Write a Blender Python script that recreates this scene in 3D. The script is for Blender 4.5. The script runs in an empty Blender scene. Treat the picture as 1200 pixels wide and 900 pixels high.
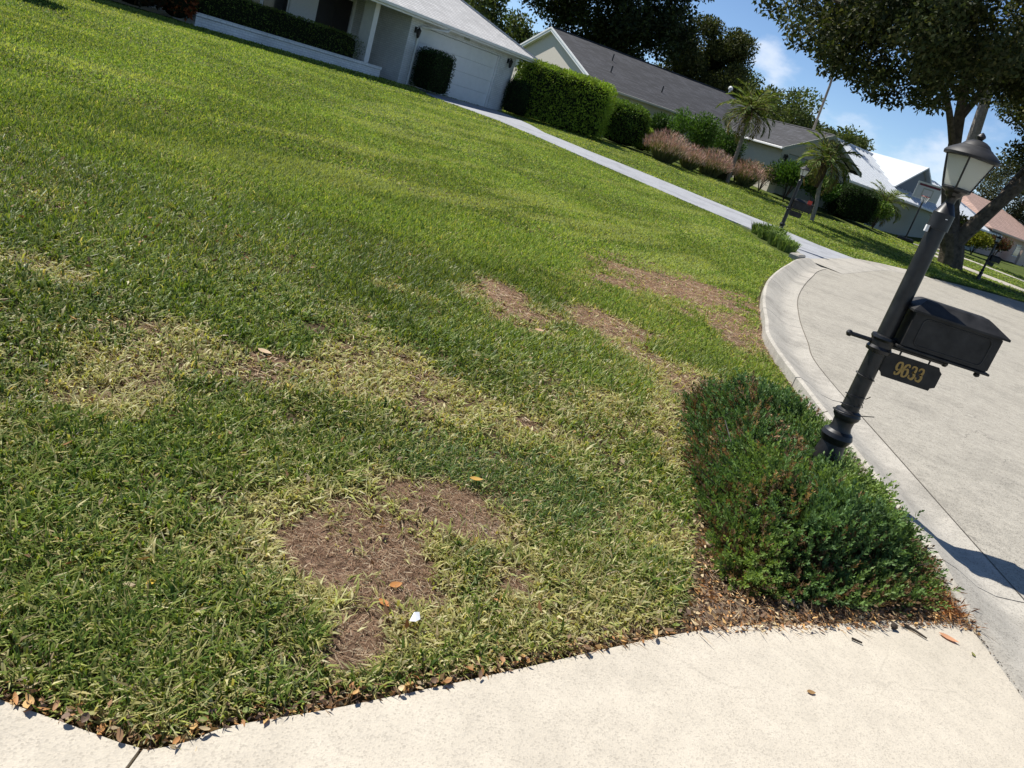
import bpy, math, random
import numpy as np
from mathutils import Vector, Matrix
R = math.radians
rng = np.random.default_rng(7); random.seed(7)
scene = bpy.context.scene

# ------------------------------------------------------------------ camera
CAM_H = 1.6
roll, pitch = R(18.0), math.atan(326 / 936.0)
fw = Vector((0, math.cos(pitch), -math.sin(pitch)))
up0 = Vector((0, math.sin(pitch), math.cos(pitch))); rt0 = Vector((1, 0, 0))
cr = math.cos(roll) * rt0 + math.sin(roll) * up0
cu = -math.sin(roll) * rt0 + math.cos(roll) * up0
cd = bpy.data.cameras.new('camera'); cam = bpy.data.objects.new('camera', cd)
scene.collection.objects.link(cam)
m3 = Matrix((cr, cu, -fw)).transposed()
cam.matrix_world = Matrix.Translation((0, 0, CAM_H)) @ m3.to_4x4()
cd.sensor_width = 36; cd.lens = 936 / 1200 * 36; cd.clip_start = 0.05; cd.clip_end = 4000
scene.camera = cam

# ------------------------------------------------------------------ sky, sun, exposure
SUN_EL = R(54.5); SUN_AZ = math.atan2(-0.86, 0.51)          # azimuth measured from +Y towards +X
sdir = Vector((math.sin(SUN_AZ) * math.cos(SUN_EL), math.cos(SUN_AZ) * math.cos(SUN_EL), math.sin(SUN_EL)))
ld = bpy.data.lights.new('sun', 'SUN'); ld.energy = 4.8; ld.angle = R(0.53); ld.color = (1.0, 0.955, 0.88)
sun = bpy.data.objects.new('sun', ld); scene.collection.objects.link(sun)
sun.rotation_euler = sdir.to_track_quat('Z', 'Y').to_euler()
world = bpy.data.worlds.new('World'); scene.world = world; world.use_nodes = True
wt = world.node_tree; wt.nodes.clear()
def wn(t, **k):
    n = wt.nodes.new(t)
    for a, v in k.items(): setattr(n, a, v)
    return n
wout = wn('ShaderNodeOutputWorld'); wbg = wn('ShaderNodeBackground'); wbg.inputs['Strength'].default_value = 0.09
sky = wn('ShaderNodeTexSky', sky_type='NISHITA'); sky.sun_disc = False
sky.sun_elevation = SUN_EL; sky.sun_rotation = SUN_AZ; sky.altitude = 900; sky.air_density = 0.75; sky.dust_density = 0.0; sky.ozone_density = 4.5
wtc = wn('ShaderNodeTexCoord')
wmap = wn('ShaderNodeMapping'); wmap.inputs['Scale'].default_value = (1, 1, 1.9)
wt.links.new(wtc.outputs['Generated'], wmap.inputs['Vector'])
wno = wn('ShaderNodeTexNoise'); wno.inputs['Scale'].default_value = 7.5; wno.inputs['Detail'].default_value = 9; wno.inputs['Roughness'].default_value = 0.56
wt.links.new(wmap.outputs[0], wno.inputs['Vector'])
def wmath(op, a, b=None, clamp=False):
    n = wn('ShaderNodeMath', operation=op); n.use_clamp = clamp
    for i, v in enumerate((a, b)):
        if v is None: continue
        if isinstance(v, (int, float)): n.inputs[i].default_value = v
        else: wt.links.new(v, n.inputs[i])
    return n.outputs[0]
fac = wmath('MULTIPLY', wno.outputs['Fac'], 1.0)
sepw = wn('ShaderNodeSeparateXYZ'); wt.links.new(wtc.outputs['Generated'], sepw.inputs[0])
# more cloud towards the horizon all round, and cumulus heads where the photograph has them
hz = wmath('MULTIPLY', wmath('SUBTRACT', 0.16, sepw.outputs['Z'], True), 0.55)
fac = wmath('ADD', fac, hz)
def cumulus(d, size, amt):
    global fac
    vm = wn('ShaderNodeVectorMath', operation='SUBTRACT'); wt.links.new(wtc.outputs['Generated'], vm.inputs[0])
    dd = Vector(d).normalized(); vm.inputs[1].default_value = dd
    sc = wn('ShaderNodeVectorMath', operation='MULTIPLY'); wt.links.new(vm.outputs[0], sc.inputs[0]); sc.inputs[1].default_value = (1, 1, 1.25)
    ln = wn('ShaderNodeVectorMath', operation='LENGTH'); wt.links.new(sc.outputs[0], ln.inputs[0])
    k = wmath('MULTIPLY', wmath('SUBTRACT', 1.0, wmath('DIVIDE', ln.outputs['Value'], size), True), amt)
    fac = wmath('ADD', fac, k)
for a in [((.146, .98, .126), .034, .23), ((.172, .98, .103), .034, .22), ((.27, .955, .085), .06, .10), ((.33, .945, .070), .08, .15), ((-.14, .985, .085), .06, .10), ((.43, .9, .075), .09, .15)]:
    cumulus(*a)
ramp = wn('ShaderNodeMapRange', interpolation_type='SMOOTHSTEP'); wt.links.new(fac, ramp.inputs['Value'])
ramp.inputs['From Min'].default_value = 0.60; ramp.inputs['From Max'].default_value = 0.80; ramp.inputs['To Max'].default_value = 0.72
cmix = wn('ShaderNodeMixRGB'); wt.links.new(ramp.outputs[0], cmix.inputs['Fac']); wt.links.new(sky.outputs[0], cmix.inputs['Color1'])
cmix.inputs['Color2'].default_value = (7.0, 7.5, 8.4, 1)
wt.links.new(cmix.outputs[0], wbg.inputs['Color']); wt.links.new(wbg.outputs[0], wout.inputs['Surface'])
scene.view_settings.view_transform = 'Standard'; scene.view_settings.look = 'None'
scene.view_settings.exposure = 0.55; scene.view_settings.gamma = 1.0; scene.view_settings.use_curve_mapping = False
scene.render.engine = 'CYCLES'
scene.cycles.max_bounces = 6; scene.cycles.diffuse_bounces = 3; scene.cycles.transmission_bounces = 4
scene.render.resolution_x = 1024; scene.render.resolution_y = 768

# ------------------------------------------------------------------ helpers
COL = scene.collection
def tag(o, label=None, cat=None, group=None, kind=None):
    if label: o['label'] = label
    if cat: o['category'] = cat
    if group: o['group'] = group
    if kind: o['kind'] = kind
    return o
def link(name, me, parent=None, mats=None):
    o = bpy.data.objects.new(name, me); COL.objects.link(o)
    if parent is not None: o.parent = parent
    if mats is not None and me is not None and not me.materials:
        for mm in (mats if isinstance(mats, (list, tuple)) else [mats]): me.materials.append(mm)
    return o
def empty(name, loc=(0, 0, 0), rz=0):
    o = bpy.data.objects.new(name, None); COL.objects.link(o)
    o.location = loc; o.rotation_euler = (0, 0, rz); o.empty_display_size = .2
    return o
class MB:
    """collects shapes and links them as one mesh object"""
    def __init__(s): s.v = []; s.f = []
    def add(s, V, F):
        k = len(s.v); s.v += [tuple(map(float, p)) for p in V]; s.f += [tuple(i + k for i in q) for q in F]; return s
    def box(s, x0, x1, y0, y1, z0, z1, b=0):
        if b <= 0:
            V = [(x, y, z) for z in (z0, z1) for y in (y0, y1) for x in (x0, x1)]
            return s.add(V, [(0, 2, 3, 1), (4, 5, 7, 6), (0, 1, 5, 4), (2, 6, 7, 3), (0, 4, 6, 2), (1, 3, 7, 5)])
        V = []
        for z, e in ((z0, b), (z0 + b, 0), (z1 - b, 0), (z1, b)):
            V += [(x0 + e, y0 + e, z), (x1 - e, y0 + e, z), (x1 - e, y1 - e, z), (x0 + e, y1 - e, z)]
        F = [(3, 2, 1, 0), (12, 13, 14, 15)]
        for k in range(3):
            for i in range(4):
                j = (i + 1) % 4; F.append((k * 4 + i, k * 4 + j, k * 4 + 4 + j, k * 4 + 4 + i))
        return s.add(V, F)
    def tube(s, pts, rad, n=8, caps=True):
        pts = [Vector(p) for p in pts]; k = len(pts)
        if not hasattr(rad, '__len__'): rad = [rad] * k
        ref = Vector((0, 0, 1)); V = []; F = []; a = None
        for i, p in enumerate(pts):
            t = (pts[min(i + 1, k - 1)] - pts[max(i - 1, 0)]).normalized()
            if a is None: a = t.cross(ref) if abs(t.z) < .9 else t.cross(Vector((0, 1, 0)))
            a = (a - t * a.dot(t)).normalized(); b = t.cross(a)
            for j in range(n):
                w = 2 * math.pi * j / n; V.append(p + (a * math.cos(w) + b * math.sin(w)) * rad[i])
        for i in range(k - 1):
            for j in range(n):
                j2 = (j + 1) % n; F.append((i * n + j, i * n + j2, (i + 1) * n + j2, (i + 1) * n + j))
        if caps: F += [tuple(range(n - 1, -1, -1)), tuple(range((k - 1) * n, k * n))]
        return s.add(V, F)
    def lathe(s, prof, n=20, c=(0, 0, 0), ph=0):
        V = []; F = []
        for r, z in prof:
            for j in range(n):
                w = 2 * math.pi * (j + ph) / n; V.append((c[0] + r * math.cos(w), c[1] + r * math.sin(w), c[2] + z))
        for i in range(len(prof) - 1):
            for j in range(n):
                j2 = (j + 1) % n; F.append((i * n + j, i * n + j2, (i + 1) * n + j2, (i + 1) * n + j))
        F += [tuple(range(n - 1, -1, -1)), tuple(range((len(prof) - 1) * n, len(prof) * n))]
        return s.add(V, F)
    def prism(s, poly, a, b):
        """poly: list of 3D points, extruded by vector b-a"""
        d = Vector(b) - Vector(a); n = len(poly)
        V = [Vector(p) for p in poly] + [Vector(p) + d for p in poly]
        F = [tuple(range(n - 1, -1, -1)), tuple(range(n, 2 * n))] + [(i, (i + 1) % n, n + (i + 1) % n, n + i) for i in range(n)]
        return s.add(V, F)
    def mesh(s, name, smooth=False):
        me = bpy.data.meshes.new(name); me.from_pydata(s.v, [], s.f); me.validate(); me.update()
        import bmesh
        bm = bmesh.new(); bm.from_mesh(me); bmesh.ops.recalc_face_normals(bm, faces=bm.faces); bm.to_mesh(me); bm.free()
        if smooth:
            try: me.shade_auto_smooth = True
            except Exception: pass
            for p in me.polygons: p.use_smooth = True
            me.set_sharp_from_angle(angle=R(25))
        return me
    def build(s, name, mat, parent=None, smooth=False):
        return link(name, s.mesh(name, smooth), parent, mat)
class Big:
    """numpy mesh with a colour per vertex"""
    def __init__(s): s.V = []; s.F3 = []; s.F4 = []; s.C = []; s.n = 0
    def add(s, V, F, C):
        V = np.asarray(V, np.float32).reshape(-1, 3); F = np.asarray(F, np.int32)
        C = np.broadcast_to(np.asarray(C, np.float32), (len(V), 3))
        (s.F3 if F.shape[1] == 3 else s.F4).append(F + s.n); s.V.append(V); s.C.append(C); s.n += len(V)
    def build(s, name, mat, parent=None, smooth=False):
        V = np.concatenate(s.V); C = np.concatenate(s.C)
        f3 = np.concatenate(s.F3) if s.F3 else np.zeros((0, 3), np.int32)
        f4 = np.concatenate(s.F4) if s.F4 else np.zeros((0, 4), np.int32)
        me = bpy.data.meshes.new(name)
        me.vertices.add(len(V)); me.vertices.foreach_set('co', V.ravel())
        li = np.concatenate([f3.ravel(), f4.ravel()]).astype(np.int32)
        me.loops.add(len(li)); me.loops.foreach_set('vertex_index', li)
        ls = np.concatenate([np.arange(len(f3)) * 3, len(f3) * 3 + np.arange(len(f4)) * 4]).astype(np.int32)
        me.polygons.add(len(ls)); me.polygons.foreach_set('loop_start', ls)
        try: me.polygons.foreach_set('loop_total', np.concatenate([np.full(len(f3), 3), np.full(len(f4), 4)]).astype(np.int32))
        except Exception: pass
        if smooth: me.polygons.foreach_set('use_smooth', np.ones(len(ls), bool))
        me.update(calc_edges=True)
        ca = me.color_attributes.new('Col', 'FLOAT_COLOR', 'POINT')
        ca.data.foreach_set('color', np.concatenate([C, np.ones((len(C), 1), np.float32)], 1).astype(np.float32).ravel())
        return link(name, me, parent, mat)
def nrm(v): return v / np.maximum(np.linalg.norm(v, axis=-1, keepdims=True), 1e-9)
def rdir(n):
    return nrm(rng.normal(size=(n, 3)))
def leaves(B, P, D, L, W, C, fold=.15):
    """diamond leaves: base P, direction D"""
    n = len(P); S = nrm(np.cross(D, rdir(n))); N = np.cross(D, S)
    L = np.broadcast_to(L, (n,))[:, None]; W = np.broadcast_to(W, (n,))[:, None]
    V = np.stack([P, P + D * L * .45 + S * W * .5 + N * W * fold, P + D * L, P + D * L * .45 - S * W * .5 + N * W * fold], 1)
    k = np.arange(n)[:, None] * 4
    B.add(V, k + np.array([[0, 1, 2, 3]]), np.repeat(np.broadcast_to(C, (n, 3)), 4, 0))
def _hash(i, j, s):
    h = (i.astype(np.int64) * 374761393 + j.astype(np.int64) * 668265263 + s * 974711) & 0x7fffffff
    h = ((h ^ (h >> 13)) * 1274126177) & 0x7fffffff
    return ((h ^ (h >> 16)) & 0xffff) / 65535.0
def vn(x, y, s=0):
    i = np.floor(x); j = np.floor(y); u = x - i; v = y - j; u = u * u * (3 - 2 * u); v = v * v * (3 - 2 * v)
    return (_hash(i, j, s) * (1 - u) * (1 - v) + _hash(i + 1, j, s) * u * (1 - v) + _hash(i, j + 1, s) * (1 - u) * v + _hash(i + 1, j + 1, s) * u * v)
def fbm(x, y, f=1.0, o=4, s=0):
    t = 0; a = .5; w = 0
    for k in range(o): t = t + a * vn(x * f, y * f, s + k * 17); w += a; f *= 2.03; a *= .5
    return t / w
def ss(t): t = np.clip(t, 0, 1); return t * t * (3 - 2 * t)
def dline(x, y, P):
    b = np.full(np.shape(x), 1e9)
    for (ax, ay), (bx, by) in zip(P[:-1], P[1:]):
        dx, dy = bx - ax, by - ay; t = np.clip(((x - ax) * dx + (y - ay) * dy) / (dx * dx + dy * dy + 1e-12), 0, 1)
        b = np.minimum(b, np.hypot(x - ax - t * dx, y - ay - t * dy))
    return b
def sdp(x, y, P):
    """signed distance, negative inside polygon P"""
    x = np.asarray(x, float); y = np.asarray(y, float)
    Q = list(P) + [P[0]]; d = dline(x, y, Q); ins = np.zeros(np.shape(x), bool)
    for (ax, ay), (bx, by) in zip(Q[:-1], Q[1:]):
        c = ((ay > y) != (by > y)) & (x < (bx - ax) * (y - ay) / (by - ay + 1e-12) + ax); ins ^= c
    return np.where(ins, -d, d)
def smooth_line(P, n):
    P = [Vector((*p, 0)) if len(p) == 2 else Vector(p) for p in P]; out = []
    for i in range(len(P) - 1):
        p0, p1, p2, p3 = P[max(i - 1, 0)], P[i], P[i + 1], P[min(i + 2, len(P) - 1)]
        for k in range(n):
            t = k / n
            out.append(.5 * ((2 * p1) + (p2 - p0) * t + (2 * p0 - 5 * p1 + 4 * p2 - p3) * t * t + (3 * p1 - p0 - 3 * p2 + p3) * t ** 3))
    out.append(P[-1]); return out

# ------------------------------------------------------------------ materials
def newmat(name):
    m = bpy.data.materials.new(name); m.use_nodes = True; nt = m.node_tree
    b = nt.nodes['Principled BSDF']; return m, nt, b
def nd(nt, t, **k):
    n = nt.nodes.new(t)
    for a, v in k.items():
        if a in n.inputs: n.inputs[a].default_value = v
        else: setattr(n, a, v)
    return n
def obj_co(nt, scale=(1, 1, 1)):
    tc = nd(nt, 'ShaderNodeTexCoord'); mp = nd(nt, 'ShaderNodeMapping'); mp.inputs['Scale'].default_value = scale
    nt.links.new(tc.outputs['Object'], mp.inputs['Vector']); return mp.outputs[0]
def ramp_n(nt, src, stops):
    r = nd(nt, 'ShaderNodeValToRGB'); e = r.color_ramp.elements
    e[0].position, e[0].color = stops[0][0], (*stops[0][1], 1); e[1].position, e[1].color = stops[-1][0], (*stops[-1][1], 1)
    for p, c in stops[1:-1]:
        k = e.new(p); k.color = (*c, 1)
    nt.links.new(src, r.inputs[0]); return r.outputs[0]
def bump(nt, b, h, strength=.3, dist=.01):
    bp = nd(nt, 'ShaderNodeBump'); bp.inputs['Strength'].default_value = strength; bp.inputs['Distance'].default_value = dist
    nt.links.new(h, bp.inputs['Height']); nt.links.new(bp.outputs[0], b.inputs['Normal'])
def plain(name, c, rough=.5, var=.12, scale=6, spec=.4, metal=0, bs=.15, bd=.003):
    m, nt, b = newmat(name); co = obj_co(nt)
    n = nd(nt, 'ShaderNodeTexNoise', Scale=scale, Detail=6.0, Roughness=.6); nt.links.new(co, n.inputs['Vector'])
    c = Vector(c); nt.links.new(ramp_n(nt, n.outputs['Fac'], [(.3, c * (1 - var)), (.7, c * (1 + var))]), b.inputs['Base Color'])
    b.inputs['Roughness'].default_value = rough; b.inputs['Specular IOR Level'].default_value = spec; b.inputs['Metallic'].default_value = metal
    if bs: bump(nt, b, n.outputs['Fac'], bs, bd)
    return m
def foliage(name, trans=.3, rough=.5, spec=.3, tint=(1.25, 1.35, .55)):
    m, nt, b = newmat(name)
    a = nd(nt, 'ShaderNodeVertexColor'); a.layer_name = 'Col'
    nt.links.new(a.outputs[0], b.inputs['Base Color']); b.inputs['Roughness'].default_value = rough; b.inputs['Specular IOR Level'].default_value = spec
    if trans:
        t = nd(nt, 'ShaderNodeBsdfTranslucent'); mx = nd(nt, 'ShaderNodeMixRGB', blend_type='MULTIPLY'); mx.inputs[0].default_value = 1
        nt.links.new(a.outputs[0], mx.inputs[1]); mx.inputs[2].default_value = (*tint, 1); nt.links.new(mx.outputs[0], t.inputs[0])
        ms = nd(nt, 'ShaderNodeMixShader'); ms.inputs[0].default_value = trans
        nt.links.new(b.outputs[0], ms.inputs[1]); nt.links.new(t.outputs[0], ms.inputs[2])
        nt.links.new(ms.outputs[0], nt.nodes['Material Output'].inputs['Surface'])
    return m
def concrete(name, c, speck=.18, stain=.16, fine=260, crack=0.0, bumpd=.0025, stain_c=None, crack_scale=.8):
    m, nt, b = newmat(name); co = obj_co(nt); c = Vector(c)
    big = nd(nt, 'ShaderNodeTexNoise', Scale=1.1, Detail=7.0, Roughness=.62); nt.links.new(co, big.inputs['Vector'])
    mid = nd(nt, 'ShaderNodeTexNoise', Scale=9.0, Detail=6.0, Roughness=.7); nt.links.new(co, mid.inputs['Vector'])
    fn = nd(nt, 'ShaderNodeTexVoronoi', Scale=fine); nt.links.new(co, fn.inputs['Vector'])
    sc = Vector(stain_c) if stain_c else c * (1 - 2 * stain)
    c1 = ramp_n(nt, big.outputs['Fac'], [(.28, sc), (.5, c), (.75, c * (1 + stain * .5))])
    c2 = ramp_n(nt, mid.outputs['Fac'], [(.3, (1 - speck, 1 - speck, 1 - speck)), (.65, (1.04, 1.04, 1.04))])
    c3 = ramp_n(nt, fn.outputs['Color'], [(.1, (1 - speck * 1.7, 1 - speck * 1.75, 1 - speck * 1.8)), (.35, (1, 1, 1)), (.95, (1.1, 1.09, 1.07))])
    mu = nd(nt, 'ShaderNodeMixRGB', blend_type='MULTIPLY'); mu.inputs[0].default_value = 1; nt.links.new(c1, mu.inputs[1]); nt.links.new(c2, mu.inputs[2])
    mv = nd(nt, 'ShaderNodeMixRGB', blend_type='MULTIPLY'); mv.inputs[0].default_value = 1; nt.links.new(mu.outputs[0], mv.inputs[1]); nt.links.new(c3, mv.inputs[2])
    colr = mv.outputs[0]; h = fn.outputs['Distance']
    if crack > 0:
        wv = nd(nt, 'ShaderNodeTexNoise', Scale=2.3, Detail=5.0); nt.links.new(co, wv.inputs['Vector'])
        mxv = nd(nt, 'ShaderNodeMixRGB'); mxv.inputs[0].default_value = .28; nt.links.new(co, mxv.inputs[1]); nt.links.new(wv.outputs['Color'], mxv.inputs[2])
        vo = nd(nt, 'ShaderNodeTexVoronoi', feature='DISTANCE_TO_EDGE', Scale=crack_scale); nt.links.new(mxv.outputs[0], vo.inputs['Vector'])
        br = nd(nt, 'ShaderNodeTexNoise', Scale=1.7, Detail=3.0); nt.links.new(co, br.inputs['Vector'])
        th = nd(nt, 'ShaderNodeMapRange'); th.inputs['From Min'].default_value = .45; th.inputs['From Max'].default_value = .7; th.inputs['To Min'].default_value = 0.0; th.inputs['To Max'].default_value = .006
        nt.links.new(br.outputs['Fac'], th.inputs['Value'])
        lt = nd(nt, 'ShaderNodeMath', operation='LESS_THAN'); nt.links.new(vo.outputs['Distance'], lt.inputs[0]); nt.links.new(th.outputs[0], lt.inputs[1])
        ml = nd(nt, 'ShaderNodeMath', operation='MULTIPLY'); nt.links.new(lt.outputs[0], ml.inputs[0]); ml.inputs[1].default_value = crack
        ck = nd(nt, 'ShaderNodeMixRGB'); nt.links.new(ml.outputs[0], ck.inputs[0]); nt.links.new(colr, ck.inputs[1]); ck.inputs[2].default_value = (*(c * .3), 1)
        colr = ck.outputs[0]
    nt.links.new(colr, b.inputs['Base Color']); b.inputs['Roughness'].default_value = .88; b.inputs['Specular IOR Level'].default_value = .25
    bump(nt, b, h, .5, bumpd)
    return m
def courses(name, c, mortar, bw, bh, off=.5, msize=.012, axis='xz', zs=1.0, rough=.8, bs=.5, var=.15, rot=None):
    """rows of bricks or shingles on local axes"""
    m, nt, b = newmat(name); tc = nd(nt, 'ShaderNodeTexCoord'); sp = nd(nt, 'ShaderNodeSeparateXYZ'); nt.links.new(tc.outputs['Object'], sp.inputs[0])
    ad = nd(nt, 'ShaderNodeMath', operation='ADD'); nt.links.new(sp.outputs['X'], ad.inputs[0]); nt.links.new(sp.outputs['Y'], ad.inputs[1])
    mz = nd(nt, 'ShaderNodeMath', operation='MULTIPLY'); nt.links.new(sp.outputs['Z'], mz.inputs[0]); mz.inputs[1].default_value = zs
    cb = nd(nt, 'ShaderNodeCombineXYZ')
    nt.links.new(ad.outputs[0] if axis == 'xz' else sp.outputs[axis[0].upper()], cb.inputs[0]); nt.links.new(mz.outputs[0], cb.inputs[1])
    bt = nd(nt, 'ShaderNodeTexBrick'); nt.links.new(cb.outputs[0], bt.inputs['Vector']); c = Vector(c)
    bt.inputs['Color1'].default_value = (*(c * (1 - var)), 1); bt.inputs['Color2'].default_value = (*(c * (1 + var)), 1); bt.inputs['Mortar'].default_value = (*mortar, 1)
    bt.inputs['Scale'].default_value = 1; bt.inputs['Mortar Size'].default_value = msize; bt.inputs['Brick Width'].default_value = bw; bt.inputs['Row Height'].default_value = bh; bt.offset = off
    no = nd(nt, 'ShaderNodeTexNoise', Scale=1.3, Detail=8.0, Roughness=.65); nt.links.new(tc.outputs['Object'], no.inputs['Vector'])
    mu = nd(nt, 'ShaderNodeMixRGB', blend_type='MULTIPLY'); mu.inputs[0].default_value = .8; nt.links.new(bt.outputs['Color'], mu.inputs[1])
    nt.links.new(ramp_n(nt, no.outputs['Fac'], [(.3, (.78, .78, .78)), (.7, (1.12, 1.12, 1.12))]), mu.inputs[2])
    nt.links.new(mu.outputs[0], b.inputs['Base Color']); b.inputs['Roughness'].default_value = rough
    iv = nd(nt, 'ShaderNodeMath', operation='SUBTRACT'); iv.inputs[0].default_value = 1; nt.links.new(bt.outputs['Fac'], iv.inputs[1])
    bump(nt, b, iv.outputs[0], bs, .01)
    return m
M = {}
M['grass'] = foliage('grass_blades', .36, .44, .22, (1.35, 1.3, .5))
M['turf'] = foliage('mown_turf', .38, .65, .08, (1.35, 1.3, .5))
M['leaf'] = foliage('leaf', .25, .6, .15)
M['needle'] = foliage('juniper_needles', .28, .55, .2, (1.25, 1.3, .6))
M['dry'] = foliage('dry_leaf', .12, .6, .25, (1.3, 1.0, .6))
M['drive'] = concrete('driveway_concrete', (.50, .452, .37), .11, .06, 190, .13, .0012, crack_scale=1.5)
M['gutter'] = concrete('gutter_concrete', (.41, .385, .335), .20, .18, 150, .25, .002, stain_c=(.25, .235, .205))
M['road'] = concrete('worn_asphalt', (.37, .345, .292), .24, .11, 120, .5, .004, crack_scale=1.1)
M['painted'] = concrete('painted_driveway', (.34, .352, .375), .14, .15, 120, 0, .001)
M['walk'] = concrete('walk_concrete', (.42, .39, .34), .15, .15, 90, 0, .002)
M['black'] = plain('black_powder_coat', (.014, .014, .015), .40, .7, 14, .45, 0, .12, .001)
M['black2'] = plain('black_rough_iron', (.019, .0185, .018), .55, .75, 9, .35, 0, .25, .001)
M['gold'] = plain('gold_print', (.42, .26, .06), .45, .1, 60, .5, 0, 0)
M['bark'] = plain('oak_bark', (.105, .085, .065), .9, .5, 5, .2, 0, .9, .06)
M['bark2'] = plain('palm_bark', (.23, .20, .165), .9, .3, 9, .2, 0, .8, .03)
M['boot'] = plain('palm_boots', (.085, .055, .035), .95, .4, 12, .1, 0, .9, .04)
M['wbrick'] = courses('white_painted_brick', (.74, .75, .75), (.58, .59, .60), .21, .072, .5, .009, var=.05)
M['stucco'] = plain('warm_stucco', (.56, .52, .45), .9, .06, 14, .2, 0, .3, .006)
M['stucco_w'] = plain('pale_stucco', (.72, .73, .73), .9, .05, 14, .2, 0, .3, .006)
M['stucco_p'] = plain('pink_stucco', (.62, .47, .38), .9, .06, 14, .2, 0, .3, .006)
M['stucco_g'] = plain('grey_green_stucco', (.40, .42, .37), .9, .08, 14, .2, 0, .3, .006)
M['white'] = plain('white_trim', (.76, .76, .75), .5, .05, 8, .4, 0, 0)
M['door_w'] = plain('white_garage_door', (.78, .79, .79), .55, .04, 5, .4, 0, .05)
M['door_d'] = plain('dark_door', (.018, .015, .014), .35, .2, 5, .5, 0, 0)
M['glass_d'] = plain('dark_glazing', (.01, .011, .012), .08, .1, 5, .5, 0, 0)
M['shingle_w'] = courses('white_shingles', (.60, .59, .57), (.36, .35, .34), .30, .062, .5, .012, zs=1.0, var=.12)
M['shingle_g'] = courses('charcoal_shingles', (.042, .043, .050), (.013, .013, .015), .45, .075, .5, .016, zs=1.0, var=.5)
M['metal_w'] = plain('white_metal_roof', (.60, .63, .66), .4, .03, 3, .5, 0, 0)
M['tile_p'] = courses('pink_roof_tiles', (.46, .31, .25), (.28, .18, .14), .25, .14, .5, .03, var=.2)
M['soil'] = plain('bed_soil', (.15, .11, .08), .95, .5, 22, .1, 0, 1.0, .02)
M['twig'] = plain('grey_twig', (.30, .26, .22), .9, .3, 30, .15)
M['dtwig'] = plain('dark_twig', (.05, .04, .032), .9, .3, 30, .15)
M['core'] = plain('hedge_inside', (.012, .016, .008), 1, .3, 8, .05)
M['red'] = plain('red_plastic', (.5, .04, .02), .4, .05)
M['paper'] = plain('white_paper', (.8, .82, .86), .7, .03)
M['stone'] = plain('pale_stone', (.42, .41, .38), .9, .2, 18, .2, 0, .5, .01)

# ------------------------------------------------------------------ terrain
ROAD = [(2.87, -40), (2.87, -8), (2.87, -1), (2.87, 2.5), (2.87, 5.5), (2.89, 8.0), (3.08, 9.2), (3.4, 10.9), (3.95, 13.1), (5.04, 16.4), (6.3, 19.6), (9.66, 25.9), (12.6, 29), (15.8, 31.6), (20, 33.6), (40, 40.5), (120, 68)]
ROADS = [tuple(p.xy) for p in smooth_line(ROAD, 6)]
ROADP = ROADS + [(124, 54), (46, 28), (31, 22), (20, 14), (14.0, 6), (13, -40)]
ROADC = ROAD + ROADP[len(ROADS):]
DRIVE = [(-9, 1.372), (-.9, 1.378), (-.60, 1.368), (-.52, 1.38), (-.46, 1.43), (-.39, 1.51), (-.16, 1.68), (.27, 2.03), (.58, 2.29), (.88, 2.53), (1.16, 2.72), (1.5, 2.90), (1.85, 3.11), (2.24, 3.30), (2.35, 3.30), (2.35, -6), (-9, -6)]
FDRIVE = [(-6.9, 31.8), (-5.8, 29.8), (-3.45, 29.3), (-.39, 26.94), (.42, 26.36), (3.2, 25.0), (4.9, 24.1), (6.05, 22.9), (6.1, 21.6), (5.75, 20.0), (6.4, 19.7), (9.7, 25.95), (8.1, 26.95), (6.69, 28.64), (3.61, 29.5), (.14, 30.1), (-1.75, 31.3), (-2.5, 33.3), (-4.0, 35.9), (-4.45, 36.6)]
BED = [(.90, 2.56), (1.0, 2.9), (1.11, 3.65), (1.15, 4.5), (1.2, 5.3), (1.5, 5.95), (2.0, 6.1), (2.36, 5.9), (2.36, 3.28), (2.22, 3.28), (1.5, 2.88)]
def T(x, y):
    x = np.asarray(x, float); y = np.asarray(y, float)
    d = np.maximum(0, sdp(x, y, ROADC) - .5)
    A = .64 + .24 * ss((x + 6) / 9) - .5 * ss((x - 13) / 8)
    return A * ss(d / 18) * ss((np.hypot(x, y) - .8) / 5.5) + .5 * ss((x - 20) / 8) * ss((d - 9) / 22)
def Tz(x, y): return float(T(np.array([x]), np.array([y]))[0])
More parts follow.
